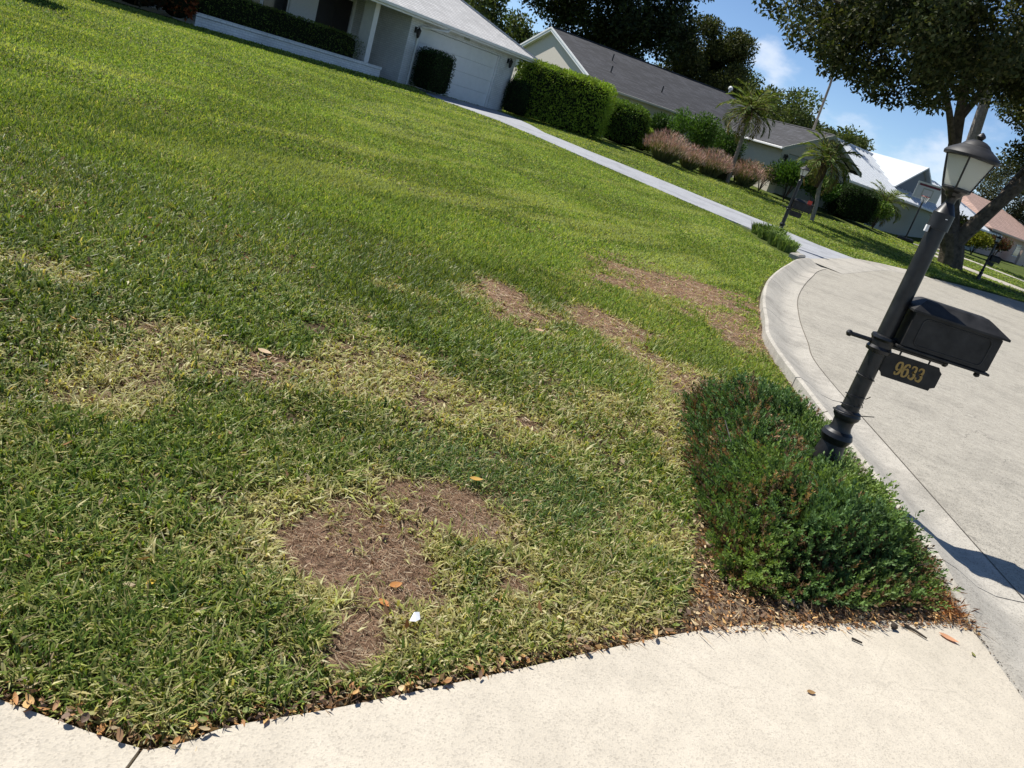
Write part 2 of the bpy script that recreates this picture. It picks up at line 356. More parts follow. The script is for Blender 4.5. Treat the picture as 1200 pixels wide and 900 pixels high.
# dead patches: centre, radii, angle, strength
DEAD = [(-.31, 2.38, .26, .34, .2, 1), (-.06, 2.86, .36, .20, -.2, 1), (-.21, 2.0, .09, .17, 0, .9), (.23, 2.52, .08, .12, 0, .8), (-.62, 2.42, .12, .16, 0, .5),
        (-.21, 6.35, .44, .5, .1, .84), (.66, 6.75, .44, .55, 0, .84), (1.65, 9.8, 1.0, 1.45, -.5, .92), (2.08, 8.4, .38, 1.3, .0, .76), (1.15, 5.9, .4, .5, .3, .66), (.98, 4.7, .14, .8, 0, .4),
        (-1.21, 3.65, .10, .05, 0, .8), (-2.46, 3.75, .3, .15, 0, .45), (-.72, 4.2, .3, .12, 0, .45), (-12.3, 17.5, .8, .3, .4, .6), (.35, 8.2, .4, .2, 0, .4), (-.9, 5.6, .35, .15, .4, .35)]
def dead(x, y):
    n = (fbm(x, y, 2.6, 4, 3) - .5) * 1.5 + (fbm(x, y, 11, 3, 5) - .5) * .7
    o = np.zeros(np.shape(x))
    for cx, cy, rx, ry, a, s in DEAD:
        rx, ry = rx * 1.05, ry * 1.05; u = (x - cx) * math.cos(a) + (y - cy) * math.sin(a); v = -(x - cx) * math.sin(a) + (y - cy) * math.cos(a)
        r = np.sqrt((u / rx) ** 2 + (v / ry) ** 2); o = np.maximum(o, s * ss((1.45 - r + n * 1.0) / 1.1))
    g_ = .46 * ss((fbm(x, y, 1.25, 3, 13) - .58) / .14) * ss((6.5 - np.hypot(x, y)) / 2)
    return np.maximum(o, g_)
def dryness(x, y):
    r = np.hypot(x, y)
    b = .10 + .46 * ss((4.6 - r) / 2.4) * (.55 + .45 * ss((x + 1.6) / 1.2)) + .26 * ss((1.6 - np.abs(x - .9)) / 1.2) * ss((9 - y) / 3)
    return np.clip(b + (fbm(x, y, 1.7, 3, 9) - .5) * .9, .02, .9)

# polar sheet of ground round the camera, to the horizon
radii = [0.35]
while radii[-1] < 70: radii.append(radii[-1] * 1.0155)
while radii[-1] < 3000: radii.append(radii[-1] * 1.25)
radii = np.array(radii)
ang = np.concatenate([np.linspace(R(-52), R(46), 200), np.linspace(R(46), R(308), 60)[1:-1]])
na, nr = len(ang), len(radii)
rr, aa = np.meshgrid(radii, ang, indexing='ij'); gx = rr * np.sin(aa); gy = rr * np.cos(aa)
hard = np.minimum(np.minimum(sdp(gx, gy, ROADP) - .46, sdp(gx, gy, DRIVE)), sdp(gx, gy, FDRIVE))
gz = T(gx, gy)
gz += .012 * (fbm(gx, gy, 3.0, 3, 21) - .5) * ss((25 - rr) / 10)
gz = gz - .10 * ss((.065 - hard) / .10)
dd = dead(gx, gy); nn = fbm(gx, gy, 6, 4, 31); n2 = fbm(gx, gy, 40, 3, 33)[..., None]
c_thatch = np.array([.085, .062, .036]); c_soil = np.array([.185, .12, .082]); c_grass = np.array([.075, .10, .022])
fr = ss((rr - 7) / 14)[..., None]
gc = c_thatch * (1 - fr) + c_grass * fr
gc = gc * (.75 + .5 * nn[..., None]) * (.7 + .6 * n2)
ds = ((c_soil * (1 + .25 * ss((rr - 4) / 2)[..., None])) * (.75 + .7 * nn[..., None]) * (.55 + .9 * n2))
gc = gc * (1 - dd[..., None]) + ds * dd[..., None]
sand = ss((fbm(gx, gy, 5, 3, 41) - .60) / .08) * ss((np.hypot(gx - .02, gy - 2.98) < .22) + 0.0)
gc = gc * (1 - .8 * sand[..., None]) + np.array([.36, .30, .25]) * .8 * sand[..., None]
B = Big()
idx = np.arange(nr * na).reshape(nr, na); j2 = np.roll(idx, -1, 1)
F = np.stack([idx[:-1], j2[:-1], j2[1:], idx[1:]], -1).reshape(-1, 4)[:, ::-1]
B.add(np.stack([gx, gy, gz], -1), F, gc.reshape(-1, 3))
gm, nt, b = newmat('lawn_soil'); a = nd(nt, 'ShaderNodeVertexColor'); a.layer_name = 'Col'; co = obj_co(nt)
n1 = nd(nt, 'ShaderNodeTexNoise', Scale=70.0, Detail=6.0, Roughness=.75); nt.links.new(co, n1.inputs['Vector'])
mu = nd(nt, 'ShaderNodeMixRGB', blend_type='MULTIPLY'); mu.inputs[0].default_value = 1; nt.links.new(a.outputs[0], mu.inputs[1])
nt.links.new(ramp_n(nt, n1.outputs['Fac'], [(.3, (.45, .45, .45)), (.55, (1, 1, 1)), (.75, (1.7, 1.65, 1.55))]), mu.inputs[2])
nt.links.new(mu.outputs[0], b.inputs['Base Color']); b.inputs['Roughness'].default_value = .95; b.inputs['Specular IOR Level'].default_value = .1
bump(nt, b, n1.outputs['Fac'], .9, .012)
tag(B.build('ground', gm, smooth=True), kind='structure')

# ------------------------------------------------------------------ road, driveways, curb
def sheet(poly, z, name, mat, thick=.12, drop=None, parent=None):
    """polygon slab; z a number or function of x,y"""
    import bmesh
    bm = bmesh.new(); zf = z if callable(z) else (lambda x, y: z)
    vs = [bm.verts.new((x, y, 0)) for x, y in poly]; bm.faces.new(vs)
    bmesh.ops.recalc_face_normals(bm, faces=bm.faces)
    bmesh.ops.triangulate(bm, faces=bm.faces[:])
    if callable(z):
        for _ in range(4):
            es = [e for e in bm.edges if e.calc_length() > 1.2]
            if not es: break
            bmesh.ops.subdivide_edges(bm, edges=es, cuts=1); bmesh.ops.triangulate(bm, faces=bm.faces[:])
    g = bmesh.ops.extrude_face_region(bm, geom=bm.faces[:])
    top = set(v for v in g['geom'] if isinstance(v, bmesh.types.BMVert))
    for v in bm.verts:
        zz = zf(v.co.x, v.co.y); v.co.z = zz if v in top else zz - thick
    bmesh.ops.recalc_face_normals(bm, faces=bm.faces)
    me = bpy.data.meshes.new(name); bm.to_mesh(me); bm.free()
    return link(name, me, parent, mat)
tag(sheet(ROADP, 0.0, 'road', M['road'], .05), kind='structure')
drv = tag(empty('driveway'), kind='structure')
jc = (-.545, 1.371); jd = (-.615, -6)
sheet([(-9, 1.372), (-.9, 1.378), (-.60, 1.368), (jc[0] - .004, jc[1]), (jd[0] - .004, jd[1]), (-9, -6)], .012, 'concrete_slab', M['drive'], .1, parent=drv)
edge = [tuple(p.xy) for p in smooth_line([(jc[0] + .004, jc[1])] + DRIVE[3:14], 5)]
sheet(edge + [(2.338, 3.30), (2.338, -6), (jd[0] + .004, jd[1])], .012, 'concrete_slab', M['drive'], .1, parent=drv)
tag(sheet(FDRIVE, lambda x, y: Tz(x, y) + .012, 'painted_driveway', M['painted'], .1), kind='structure')
# curb and gutter, swept in segments with open joints
GL = [Vector((p[0], p[1], 0)) for p in ROADS]
GL = [p for p in GL if p.y <= 19.8]
fine = [GL[0]]
for a_, b_ in zip(GL[:-1], GL[1:]):
    k = max(1, int((b_ - a_).length / .25))
    for i in range(1, k + 1): fine.append(a_.lerp(b_, i / k))
curb = tag(empty('curb'), kind='structure')
def backh(y):
    a1 = float(ss((y - 3.2) / .7)); return .018 + .075 * a1
def curb_seg(pts):
    V = []; Fq = []; prof_n = 9
    for i, p in enumerate(pts):
        t = (pts[min(i + 1, len(pts) - 1)] - pts[max(0, i - 1)]).normalized(); n = Vector((-t.y, t.x, 0))
        h = backh(p.y)
        for o, z in [(-.004, -.12), (-.004, .003), (.05, -.004), (.15, -.014), (.26, .004), (.40, h * .72), (.49, h), (.525, h - .012), (.53, -.12)]:
            q = p + n * o; V.append((q.x, q.y, z))
    for i in range(len(pts) - 1):
        for j in range(prof_n - 1): Fq.append((i * prof_n + j, i * prof_n + j + 1, (i + 1) * prof_n + j + 1, (i + 1) * prof_n + j))
    Fq += [tuple(range(prof_n)), tuple(range((len(pts) - 1) * prof_n, len(pts) * prof_n))]
    m_ = MB().add(V, Fq); return m_.build('curb_segment', M['gutter'], curb, smooth=True)
start = min(range(len(fine)), key=lambda i: abs(fine[i].y - 3.87))
cuts = []
acc = 0; i0 = start
seglen = 3.05
def walk_from(i, step):
    out = [i]; acc = 0
    while 0 <= i + step < len(fine):
        acc += (fine[i + step] - fine[i]).length; i += step
        if acc >= seglen: out.append(i); acc = 0
    out.append(i); return out
ia = walk_from(start, 1); ib = walk_from(start, -1)
bounds = sorted(set(ia + ib[:5]))
for a_, b_ in zip(bounds[:-1], bounds[1:]):
    if b_ - a_ < 2: continue
    pts = [p.copy() for p in fine[a_:b_ + 1]]
    pts[0] = pts[0].lerp(pts[1], .02); pts[-1] = pts[-1].lerp(pts[-2], .02)
    curb_seg(pts)
# low gutter dip across the mouth of the painted driveway
g2 = [Vector((*p, 0)) for p in [(6.32, 19.62), (7.2, 21.3), (8.2, 23.2), (9.0, 24.7), (9.7, 25.98), (11.0, 27.5), (12.6, 29.0)]]
V = []; Fq = []
for i, p in enumerate(g2):
    t = (g2[min(i + 1, len(g2) - 1)] - g2[max(0, i - 1)]).normalized(); n = Vector((-t.y, t.x, 0))
    for o, z in [(-.35, .003), (-.12, .016), (.1, .024), (.35, .03), (.62, .026)]:
        q = p + n * o; V.append((q.x, q.y, z))
for i in range(len(g2) - 1):
    for j in range(4): Fq.append((i * 5 + j, i * 5 + j + 1, (i + 1) * 5 + j + 1, (i + 1) * 5 + j))
MB().add(V, Fq).build('gutter_apron', M['gutter'], curb, True)
# dark irregular joint between gutter and road
V = []; Fq = []
js = [p for p in fine if -2 < p.y < 19.5]
for i, p in enumerate(js):
    t = (js[min(i + 1, len(js) - 1)] - js[max(0, i - 1)]).normalized(); n = Vector((-t.y, t.x, 0)); w = .002 + .006 * float(vn(np.array([i * .45]), np.array([.5]), 3)[0])
    for o in (-.012 - w, -.010 + w * .3): q = p + n * o; V.append((q.x, q.y, .0045))
for i in range(len(js) - 1): Fq.append((i * 2, i * 2 + 1, i * 2 + 3, i * 2 + 2))
MB().add(V, Fq).build('joint_seal', plain('joint_dirt', (.12, .105, .085), .95, .4, 20, .1), curb)
# walks by the far houses
def ribbon(name, pts, w, mat, dz=.02):
    P = smooth_line(pts, 6); L_ = []; R_ = []
    for i, p in enumerate(P):
        t = (P[min(i + 1, len(P) - 1)] - P[max(0, i - 1)]).normalized(); n = Vector((-t.y, t.x, 0)); L_.append(p + n * w / 2); R_.append(p - n * w / 2)
    V = [(q.x, q.y, Tz(q.x, q.y) + dz) for q in L_] + [(q.x, q.y, Tz(q.x, q.y) + dz) for q in R_] + [(q.x, q.y, Tz(q.x, q.y) - .08) for q in L_] + [(q.x, q.y, Tz(q.x, q.y) - .08) for q in R_]
    k = len(P); Fq = []
    for i in range(k - 1): Fq += [(i, i + 1, k + i + 1, k + i), (i, 2 * k + i, 2 * k + i + 1, i + 1), (k + i, k + i + 1, 3 * k + i + 1, 3 * k + i)]
    return tag(MB().add(V, Fq).build(name, mat), kind='structure')
W1 = [(16.6, 50.0), (18.4, 51.6), (20.2, 52.3), (21.5, 51.0), (22.0, 48.0)]
W2 = [(19.6, 46.2), (22.0, 43.2), (25.0, 41.6), (40, 44.5)]
W3 = [(23.5, 55.5), (26.6, 50.6), (31, 49), (50, 55)]
ribbon('walkway', W1, 1.1, M['walk']); ribbon('shaded_driveway', W2, 2.2, M['walk']); ribbon('far_walkway', W3, 1.0, M['walk'])

# ------------------------------------------------------------------ lawn grass
HOUSE = [(-16, 15), (-12.2, 23.6), (-8.0, 31.2), (-4.2, 37.2), (-12, 45), (-26, 22)]
NHOUSE = [(-1.5, 40.5), (3, 39.6), (6, 41.5), (9, 44.2), (12, 41), (17, 46), (14, 60), (-6, 56)]
STRAPBED = [(4.4, 24.3), (5.9, 23.1), (6.0, 21.4), (5.5, 19.8), (5.2, 19.5), (4.9, 20.6), (4.9, 22.4)]
def lawn_ok(x, y, m=0.0):
    d = np.minimum(sdp(x, y, ROADP) - .53, sdp(x, y, DRIVE)); d = np.minimum(d, sdp(x, y, FDRIVE)); d = np.minimum(d, sdp(x, y, BED) - .02)
    d = np.minimum(d, np.minimum(sdp(x, y, HOUSE), sdp(x, y, NHOUSE))); d = np.minimum(d, sdp(x, y, STRAPBED))
    for W_, w in ((W1, .6), (W2, 1.15), (W3, .55)): d = np.minimum(d, dline(x, y, W_) - w)
    return d
GREENS = np.array([[.135, .215, .034], [.17, .25, .040], [.225, .29, .06], [.085, .15, .026], [.28, .325, .085]])
TANS = np.array([[.58, .53, .22], [.50, .43, .18], [.68, .62, .34], [.44, .47, .13], [.44, .33, .19]])
BROWNS = np.array([[.31, .20, .13], [.42, .31, .21], [.21, .13, .085], [.58, .48, .35], [.27, .17, .11]])
G = Big()
def sample(r0, r1, dens, a0=R(-46), a1=R(40)):
    n = int(dens * .5 * (a1 - a0) * (r1 * r1 - r0 * r0))
    r = np.sqrt(rng.uniform(r0 * r0, r1 * r1, n)); a = rng.uniform(a0, a1, n)
    return r * np.sin(a), r * np.cos(a)
def blades(x, y, z, L, w, tilt, col, kind):
    n = len(x); az = rng.uniform(0, 2 * np.pi, n); H = np.stack([np.cos(az), np.sin(az), np.zeros(n)], 1)
    S = np.stack([-np.sin(az), np.cos(az), np.zeros(n)], 1); tw = rng.normal(0, .5, n)[:, None]
    up = np.array([0, 0, 1.0]); S = nrm(S + up * tw * .6)
    P = np.stack([x, y, z], 1); L = L[:, None]; w = w[:, None]; st = np.sin(tilt)[:, None]; ct = np.cos(tilt)[:, None]
    mid = P + (H * st * .7 + up * np.maximum(ct, .12) * 1.0) * L * .55
    droop = rng.uniform(.0, .55, n)[:, None]
    tip = mid + (H * (st * 1.0 + .35) + up * (ct - droop - .15)) * L * .5
    tip[:, 2] = np.maximum(tip[:, 2], z + .004)
    if kind == 3:
        V = np.stack([P - S * w * .35, P + S * w * .35, mid + S * w * .5, mid - S * w * .5, tip], 1); k = np.arange(n)[:, None] * 5
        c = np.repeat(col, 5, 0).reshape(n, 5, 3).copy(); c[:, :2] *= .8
        c = c.reshape(-1, 3); V = V.reshape(-1, 3)
        base = G.n; G.add(V, k + np.array([[0, 1, 2, 3]]), c); G.F3.append((k + np.array([[3, 2, 4]])).astype(np.int32) + base)
    elif kind == 2:
        V = np.stack([P - S * w * .5, P + S * w * .5, tip + S * w * .22, tip - S * w * .22], 1); k = np.arange(n)[:, None] * 4
        G.add(V, k + np.array([[0, 1, 2, 3]]), np.repeat(col, 4, 0))
    else:
        V = np.stack([P - S * w * .5, P + S * w * .5, tip * .5 + mid * .5], 1); k = np.arange(n)[:, None] * 3
        G.add(V, k + np.array([[0, 1, 2]]), np.repeat(col, 3, 0))
def grass_zone(r0, r1, dens, L0, w0, kind, a0=R(-46), a1=R(40)):
    x, y = sample(r0, r1, dens, a0, a1); ok = lawn_ok(x, y); keep = ok > rng.uniform(.012, .07, len(x)); x, y, ok = x[keep], y[keep], ok[keep]
    D = dead(x, y); cl = .55 * fbm(x, y, 9.5, 3, 51) + .45 * fbm(x, y, 3.5, 2, 53)
    rag = ss((.6 * fbm(x, y, 17, 3, 57) + .4 * fbm(x, y, 5, 2, 58) - D * .98 + .26) / .46)
    keep = rng.uniform(size=len(x)) > np.clip(1 - rag, 0, .90 + .07 * (fbm(x, y, 7, 2, 59) < .56)) + np.clip((.47 - cl) * 3.2, 0, .88) * ss((8 - np.hypot(x, y)) / 3); x, y, D, cl, ok = x[keep], y[keep], D[keep], cl[keep], ok[keep]
    n = len(x); dr = dryness(x, y) + .75 * ss(D / .55)
    bl = ss((1 - np.hypot((x - .12) / .62, (y - 3.25) / .38)) * 3 + (fbm(x, y, 4, 3, 61) - .5) * 2) * .7   # finer bluish weed grass
    fresh = ss((fbm(x, y, .9, 3, 71) - .35) / .35)[:, None]
    g = GREENS[rng.integers(0, 5, n)] * rng.uniform(.75, 1.25, n)[:, None]
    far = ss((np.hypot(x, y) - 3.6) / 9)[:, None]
    g = g * (1 - .0 * far) * (.82 + .3 * fresh); g = g * (1 - far) + g * np.array([1.24, 1.22, 1.4]) * far  # distant blades tinted paler, backlight put into their colour
    # paler streaks left by the mower, along the house front
    u = x * .51 + y * .86; v = x * .86 - y * .51
    stx = ss((fbm(u * .35, v * 1.5, 1.0, 3, 81) - .52) / .16)[:, None] * ss((np.hypot(x, y) - 6) / 5)[:, None]
    g = g * (1 - .5 * stx) + np.array([.42, .46, .17]) * .5 * stx
    g = np.where((rng.uniform(size=n) < bl)[:, None], np.array([.115, .20, .055]) * rng.uniform(.7, 1.3, n)[:, None], g)
    tn = TANS[rng.integers(0, 5, n)] * rng.uniform(.7, 1.15, n)[:, None]
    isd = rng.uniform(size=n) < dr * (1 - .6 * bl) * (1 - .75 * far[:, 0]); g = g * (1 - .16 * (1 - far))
    mixf = rng.uniform(.5, 1, n)[:, None]
    col = np.where(isd[:, None], tn * mixf + g * (1 - mixf), g)
    fl = (.45 + 1.25 * cl) * (1 - .35 * D) * (.7 + .3 * ss(ok / .2))
    L = L0 * rng.uniform(.55, 1.3, n) * fl * (1 - .3 * bl); w = w0 * np.clip(np.exp(rng.normal(-.05, .36, n)), .4, 1.9) * (1 - .4 * bl)
    tilt = np.clip(np.abs(rng.normal(.75, .35, n)) + isd * .3, .05, 1.5)
    z = T(x, y) + rng.uniform(-.004, .012, n) - .02 * ss((.06 - ok) / .06)
    blades(x, y, z, L, w, tilt, col, kind)
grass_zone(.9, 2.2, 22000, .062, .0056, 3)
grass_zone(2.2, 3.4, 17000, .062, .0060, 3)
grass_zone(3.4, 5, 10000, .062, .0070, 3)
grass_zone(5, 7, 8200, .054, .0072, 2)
tag(G.build('lawn_grass', M['grass']), 'coarse near lawn of mixed green and straw coloured grass with bare patches', 'grass', kind='stuff')
G = Big()
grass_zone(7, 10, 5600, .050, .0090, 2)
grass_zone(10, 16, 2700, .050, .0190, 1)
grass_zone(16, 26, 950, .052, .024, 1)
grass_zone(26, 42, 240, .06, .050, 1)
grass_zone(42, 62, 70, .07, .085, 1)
# dry thatch lying in the bare patches
TH = []
for r0, r1, dens, L0, w0 in ((.9, 3.6, 16000, .020, .0022), (.9, 3.6, 1800, .045, .0024), (3.6, 11.5, 2400, .045, .006)):
    x, y = sample(r0, r1, dens); ok = lawn_ok(x, y) > 0; D = dead(x, y); k = ok & (rng.uniform(size=len(x)) < D * .9 + .05); x, y = x[k], y[k]; n = len(x)
    col = BROWNS[rng.integers(0, 5, n)] * (1.15 if r0 > 3 else 1.0) * rng.uniform(.6, 1.35, n)[:, None]
    blades(x, y, T(x, y) + rng.uniform(0, .012, n), L0 * rng.uniform(.5, 1.6, n), np.full(n, w0), rng.uniform(1.25, 1.5, n), col, 2)
tag(G.build('mown_turf', M['turf']), 'smooth mown green turf of the lawns away from the concrete', 'grass', kind='stuff')

# ------------------------------------------------------------------ mailbox post with lantern
def ribbon_digit(pts, widths, h=.0012):
    """flat glyph stroke of varying width in the XZ plane"""
    P = smooth_line([(x, 0, z) for x, z in pts], 6); n = len(P); V = []; Fq = []
    for i, p in enumerate(P):
        t = (P[min(i + 1, n - 1)] - P[max(i - 1, 0)]).normalized(); nn_ = Vector((-t.z, 0, t.x)) * 1.55
        u = i / (n - 1) * (len(widths) - 1); k = min(int(u), len(widths) - 2); w = widths[k] + (widths[k + 1] - widths[k]) * (u - k)
        for sgn in (-1, 1):
            for yy in (0, -h): V.append(p + nn_ * w * .5 * sgn + Vector((0, yy, 0)))
    for i in range(n - 1):
        a_ = i * 4; b_ = a_ + 4
        Fq += [(a_ + 1, b_ + 1, b_ + 3, a_ + 3), (a_, a_ + 1, b_ + 1, b_), (a_ + 2, b_ + 2, b_ + 3, a_ + 3)]
    return V, Fq
def digit6(flip=False):
    V, Fq = ribbon_digit([(.80, .80), (.78, .92), (.55, 1.0), (.25, .82), (.13, .48), (.22, .12), (.5, .0), (.8, .12), (.88, .34), (.76, .56), (.5, .62), (.26, .46)], [.16, .15, .07, .2, .25, .2, .07, .15, .25, .16, .07, .06])
    if flip: V = [Vector((1 - v.x, v.y, 1 - v.z)) for v in V]
    return V, Fq
def digit3():
    return ribbon_digit([(.22, .78), (.2, .9), (.46, 1.0), (.76, .9), (.78, .68), (.6, .55), (.40, .52), (.64, .48), (.86, .3), (.78, .08), (.46, .0), (.17, .10), (.2, .24)], [.15, .15, .07, .16, .24, .12, .06, .12, .25, .2, .07, .13, .15])
glassm, nt, b = newmat('frosted_glass'); b.inputs['Base Color'].default_value = (.85, .86, .80, 1); b.inputs['Roughness'].default_value = .25
tr = nd(nt, 'ShaderNodeBsdfTranslucent'); tr.inputs[0].default_value = (.97, .97, .92, 1); mx = nd(nt, 'ShaderNodeMixShader'); mx.inputs[0].default_value = .78
nt.links.new(b.outputs[0], mx.inputs[1]); nt.links.new(tr.outputs[0], mx.inputs[2]); nt.links.new(mx.outputs[0], nt.nodes['Material Output'].inputs['Surface'])
def mailbox_post(loc, rz, label, digits=True, flag=False, wire=True):
    t = empty('mailbox_lamp_post', loc, rz); t.scale = (.955, .955, 1); tag(t, label, 'mailbox', 'lamp posts with mailboxes')
    p = MB().lathe([(.095, -.05), (.095, .18), (.085, .22), (.075, .29), (.088, .31), (.098, .335), (.088, .36), (.068, .375), (.06, .40), (.062, .44), (.078, .46), (.082, .48), (.074, .50), (.055, .51), (.053, .56), (.0505, .9), (.0495, 1.62)], 24).build('post', M['black'], t, True)
    MB().lathe([(.0495, 1.60), (.0585, 1.6005), (.0585, 1.688), (.056, 1.691), (.026, 1.745), (.026, 1.765), (.032, 1.78)], 24).build('post_cap', M['black'], t, True)
    MB().lathe([(.054, .875), (.072, .88), (.075, .90), (.066, .915), (.066, .945), (.075, .96), (.072, .975), (.054, .98)], 20).build('collar', M['black'], t, True)
    a = MB().tube([(-.19, 0, .93), (.385, 0, .93)], .0125, 12).build('crossarm', M['black'], t, True)
    for x in (-.2, .395): MB().lathe([(.002, -.019), (.012, -.016), (.019, -.003), (.019, .004), (.012, .016), (.002, .019)], 20, (x, 0, .93)).build('ball_end', M['black'], a, True)
    # mailbox body
    mb = MB().box(.06, .575, -.108, .108, .965, 1.168, .006).build('mailbox_body', M['black2'], t)
    lid = MB().add([(.03, -.135, 1.165), (.605, -.135, 1.165), (.605, .135, 1.165), (.03, .135, 1.165), (.03, -.135, 1.177), (.605, -.135, 1.177), (.605, .135, 1.177), (.03, .135, 1.177),
                    (.10, -.06, 1.232), (.50, -.06, 1.232), (.50, .06, 1.232), (.10, .06, 1.232), (.115, -.045, 1.239), (.485, -.045, 1.239), (.485, .045, 1.239), (.115, .045, 1.239)],
                   [(3, 2, 1, 0), (12, 13, 14, 15)] + [(k + i, k + (i + 1) % 4, k + 4 + (i + 1) % 4, k + 4 + i) for k in (0, 4, 8) for i in range(4)]).build('mailbox_roof', M['black2'], t)
    MB().box(.04, .60, -.118, .118, .952, .966, .003).build('mailbox_base', M['black2'], t)
    c = []
    for cx, cz, a0 in ((.50, 1.115, 0), (.15, 1.115, 90), (.15, 1.02, 180), (.50, 1.02, 270)):
        for k in range(5): c.append((cx + .03 * math.cos(R(a0 + k * 22.5)), -.1085, cz + .03 * math.sin(R(a0 + k * 22.5))))
    c.append(c[0]); MB().tube(c, .0042, 6).build('side_panel_moulding', M['black'], mb, True)
    MB().box(.576, .586, -.1, .1, .975, 1.16, .003).build('mailbox_door', M['black2'], mb)
    MB().lathe([(.004, 0), (.016, .006), (.018, .018), (.01, .03)], 12, (.545, -.09, .925)).build('foot_knob', M['black2'], mb, True)
    if flag: MB().box(.40, .52, -.125, -.119, 1.16, 1.28, .002).build('signal_flag', M['red'], mb)
    # number plate
    x0, x1, z0, z1, q = .055, .405, .754, .898, .028
    poly = [(x0 + q, 0, z0), (x1 - q, 0, z0), (x1 - q * .9, 0, z0 + q * .55), (x1, 0, z0 + q), (x1, 0, z1 - q), (x1 - q * .6, 0, z1 - q * .6), (x1 - q, 0, z1), (x0 + q, 0, z1), (x0 + q * .6, 0, z1 - q * .6), (x0, 0, z1 - q), (x0, 0, z0 + q), (x0 + q * .6, 0, z0 + q * .6)]
    npl = MB().prism([(x, -.006, z) for x, _, z in poly], (0, 0, 0), (0, .012, 0)).build('number_plate', M['black2'], t)
    for x in (.13, .31): MB().tube([(x, 0, .885), (x, 0, .922)], .006, 6).build('hanger', M['black'], npl)
    if digits:
        for k, (V, Fq) in enumerate([digit6(True), digit6(), digit3(), digit3()]):
            MB().add([(.136 + k * .044 + v.x * .041, -.0068 + v.y, .788 + v.z * .074) for v in V], Fq).build('digit', M['gold'], npl)
    # lantern
    lan = MB().lathe([(.03, 1.775), (.045, 1.785), (.05, 1.80), (.074, 1.812), (.076, 1.822), (.06, 1.828)], 12).build('lantern_base', M['black'], t)
    n = 4
    for k in range(n):
        w0, w1 = R(-117 + 90 * k), R(-27 + 90 * k); rb, rt_ = .072, .128
        pts = [(rb * math.cos(w0), rb * math.sin(w0), 1.826), (rb * math.cos(w1), rb * math.sin(w1), 1.826), (rt_ * math.cos(w1), rt_ * math.sin(w1), 1.998), (rt_ * math.cos(w0), rt_ * math.sin(w0), 1.998)]
        MB().prism(pts, (0, 0, 0), (-.004 * math.cos((w0 + w1) / 2), -.004 * math.sin((w0 + w1) / 2), 0)).build('glass_pane', glassm, t)
        MB().tube([(rb * math.cos(w0), rb * math.sin(w0), 1.822), (rt_ * math.cos(w0), rt_ * math.sin(w0), 2.0)], .0055, 6).build('lantern_rib', M['black'], t)
    boxp_ = MB().lathe([(.077, 1.815), (.077, 1.83), (.066, 1.832)], 4, ph=(-117 / 90)).build('lantern_floor', M['black'], t)
    hd = MB().lathe([(.09, 1.983), (.146, 1.983), (.148, 1.995), (.141, 2.006), (.116, 2.024), (.094, 2.036), (.088, 2.042), (.078, 2.046), (.064, 2.062), (.042, 2.074), (.018, 2.08)], 24).build('lantern_hood', M['black2'], t, True)
    MB().lathe([(.012, 2.078), (.018, 2.088), (.024, 2.098), (.018, 2.108), (.008, 2.116), (.002, 2.12)], 12).build('finial', M['black'], hd, True)
    if wire:
        for z, r0 in ((.71, .056), (.585, .058), (.53, .06), (.49, .086)):
            pts = [((r0 + .004) * math.cos(w), (r0 + .004) * math.sin(w), z + .02 * math.sin(w * .5 + z * 9)) for w in np.linspace(0, 5.6, 16)]
            pts.append((pts[-1][0] + .05 * math.cos(z * 40), pts[-1][1] - .06, pts[-1][2] + .03)); MB().tube(pts, .0028, 5).build('tie_wire', M['black'], p)
        MB().box(-.072, -.055, -.03, -.012, 1.575, 1.61).build('photocell', M['white'], p)
        MB().lathe([(.006, 0), (.006, .004)], 8, (-.0, -.062, 1.66)).build('screw', M['white'], p)
    return t
mailbox_post((1.92, 4.56, 0), R(0), 'large black lamp post with mailbox and gold 9633 plate beside the near shrub')
mailbox_post((5.72, 22.9, Tz(5.72, 22.9)), R(-4), 'black lamp post mailbox with red flag standing by the painted driveway', False, True, False)
mailbox_post((18.9, 38.4, Tz(18.9, 38.4)), R(12), 'distant black lamp post mailbox on the shaded grass strip at right', False, False, False)

# ------------------------------------------------------------------ juniper bed
bedz = lambda x, y: T(x, y) - .005
tag(sheet(BED, .006, 'planting_bed', M['soil'], .06), kind='structure')
JB = [(1.16, 3.02), (1.14, 3.65), (1.21, 4.5), (1.27, 5.3), (1.55, 5.8), (2.0, 5.9), (2.16, 5.5), (2.17, 4.6), (2.21, 3.82), (2.16, 3.50), (1.95, 3.31), (1.66, 3.15), (1.45, 3.08)]
jun = empty('juniper_shrub', (1.75, 4.5, 0)); tag(jun, 'spreading green juniper with brown dead sprigs round the mailbox post', 'shrub')
def jh(x, y):
    e = -sdp(x, y, JB); return (.04 + .27 * ss(e / .24)) * (.5 + .98 * fbm(x, y, 2.9, 3, 93)) * (1 - .38 * np.exp(-((x - 1.86) ** 2 + (y - 4.45) ** 2) / .09)) * (1 - .35 * ss((y - 4.9) / .8))
N = 7000
x = rng.uniform(1.05, 2.48, N * 2); y = rng.uniform(2.9, 6.1, N * 2); k = (sdp(x, y, JB) < .02) & (np.hypot(x - 1.92, y - 4.56) > .075); x, y = x[k][:N], y[k][:N]; n = len(x)
e = -sdp(x, y, JB); h = jh(x, y); lay = rng.uniform(.22, 1.0, n) ** .6
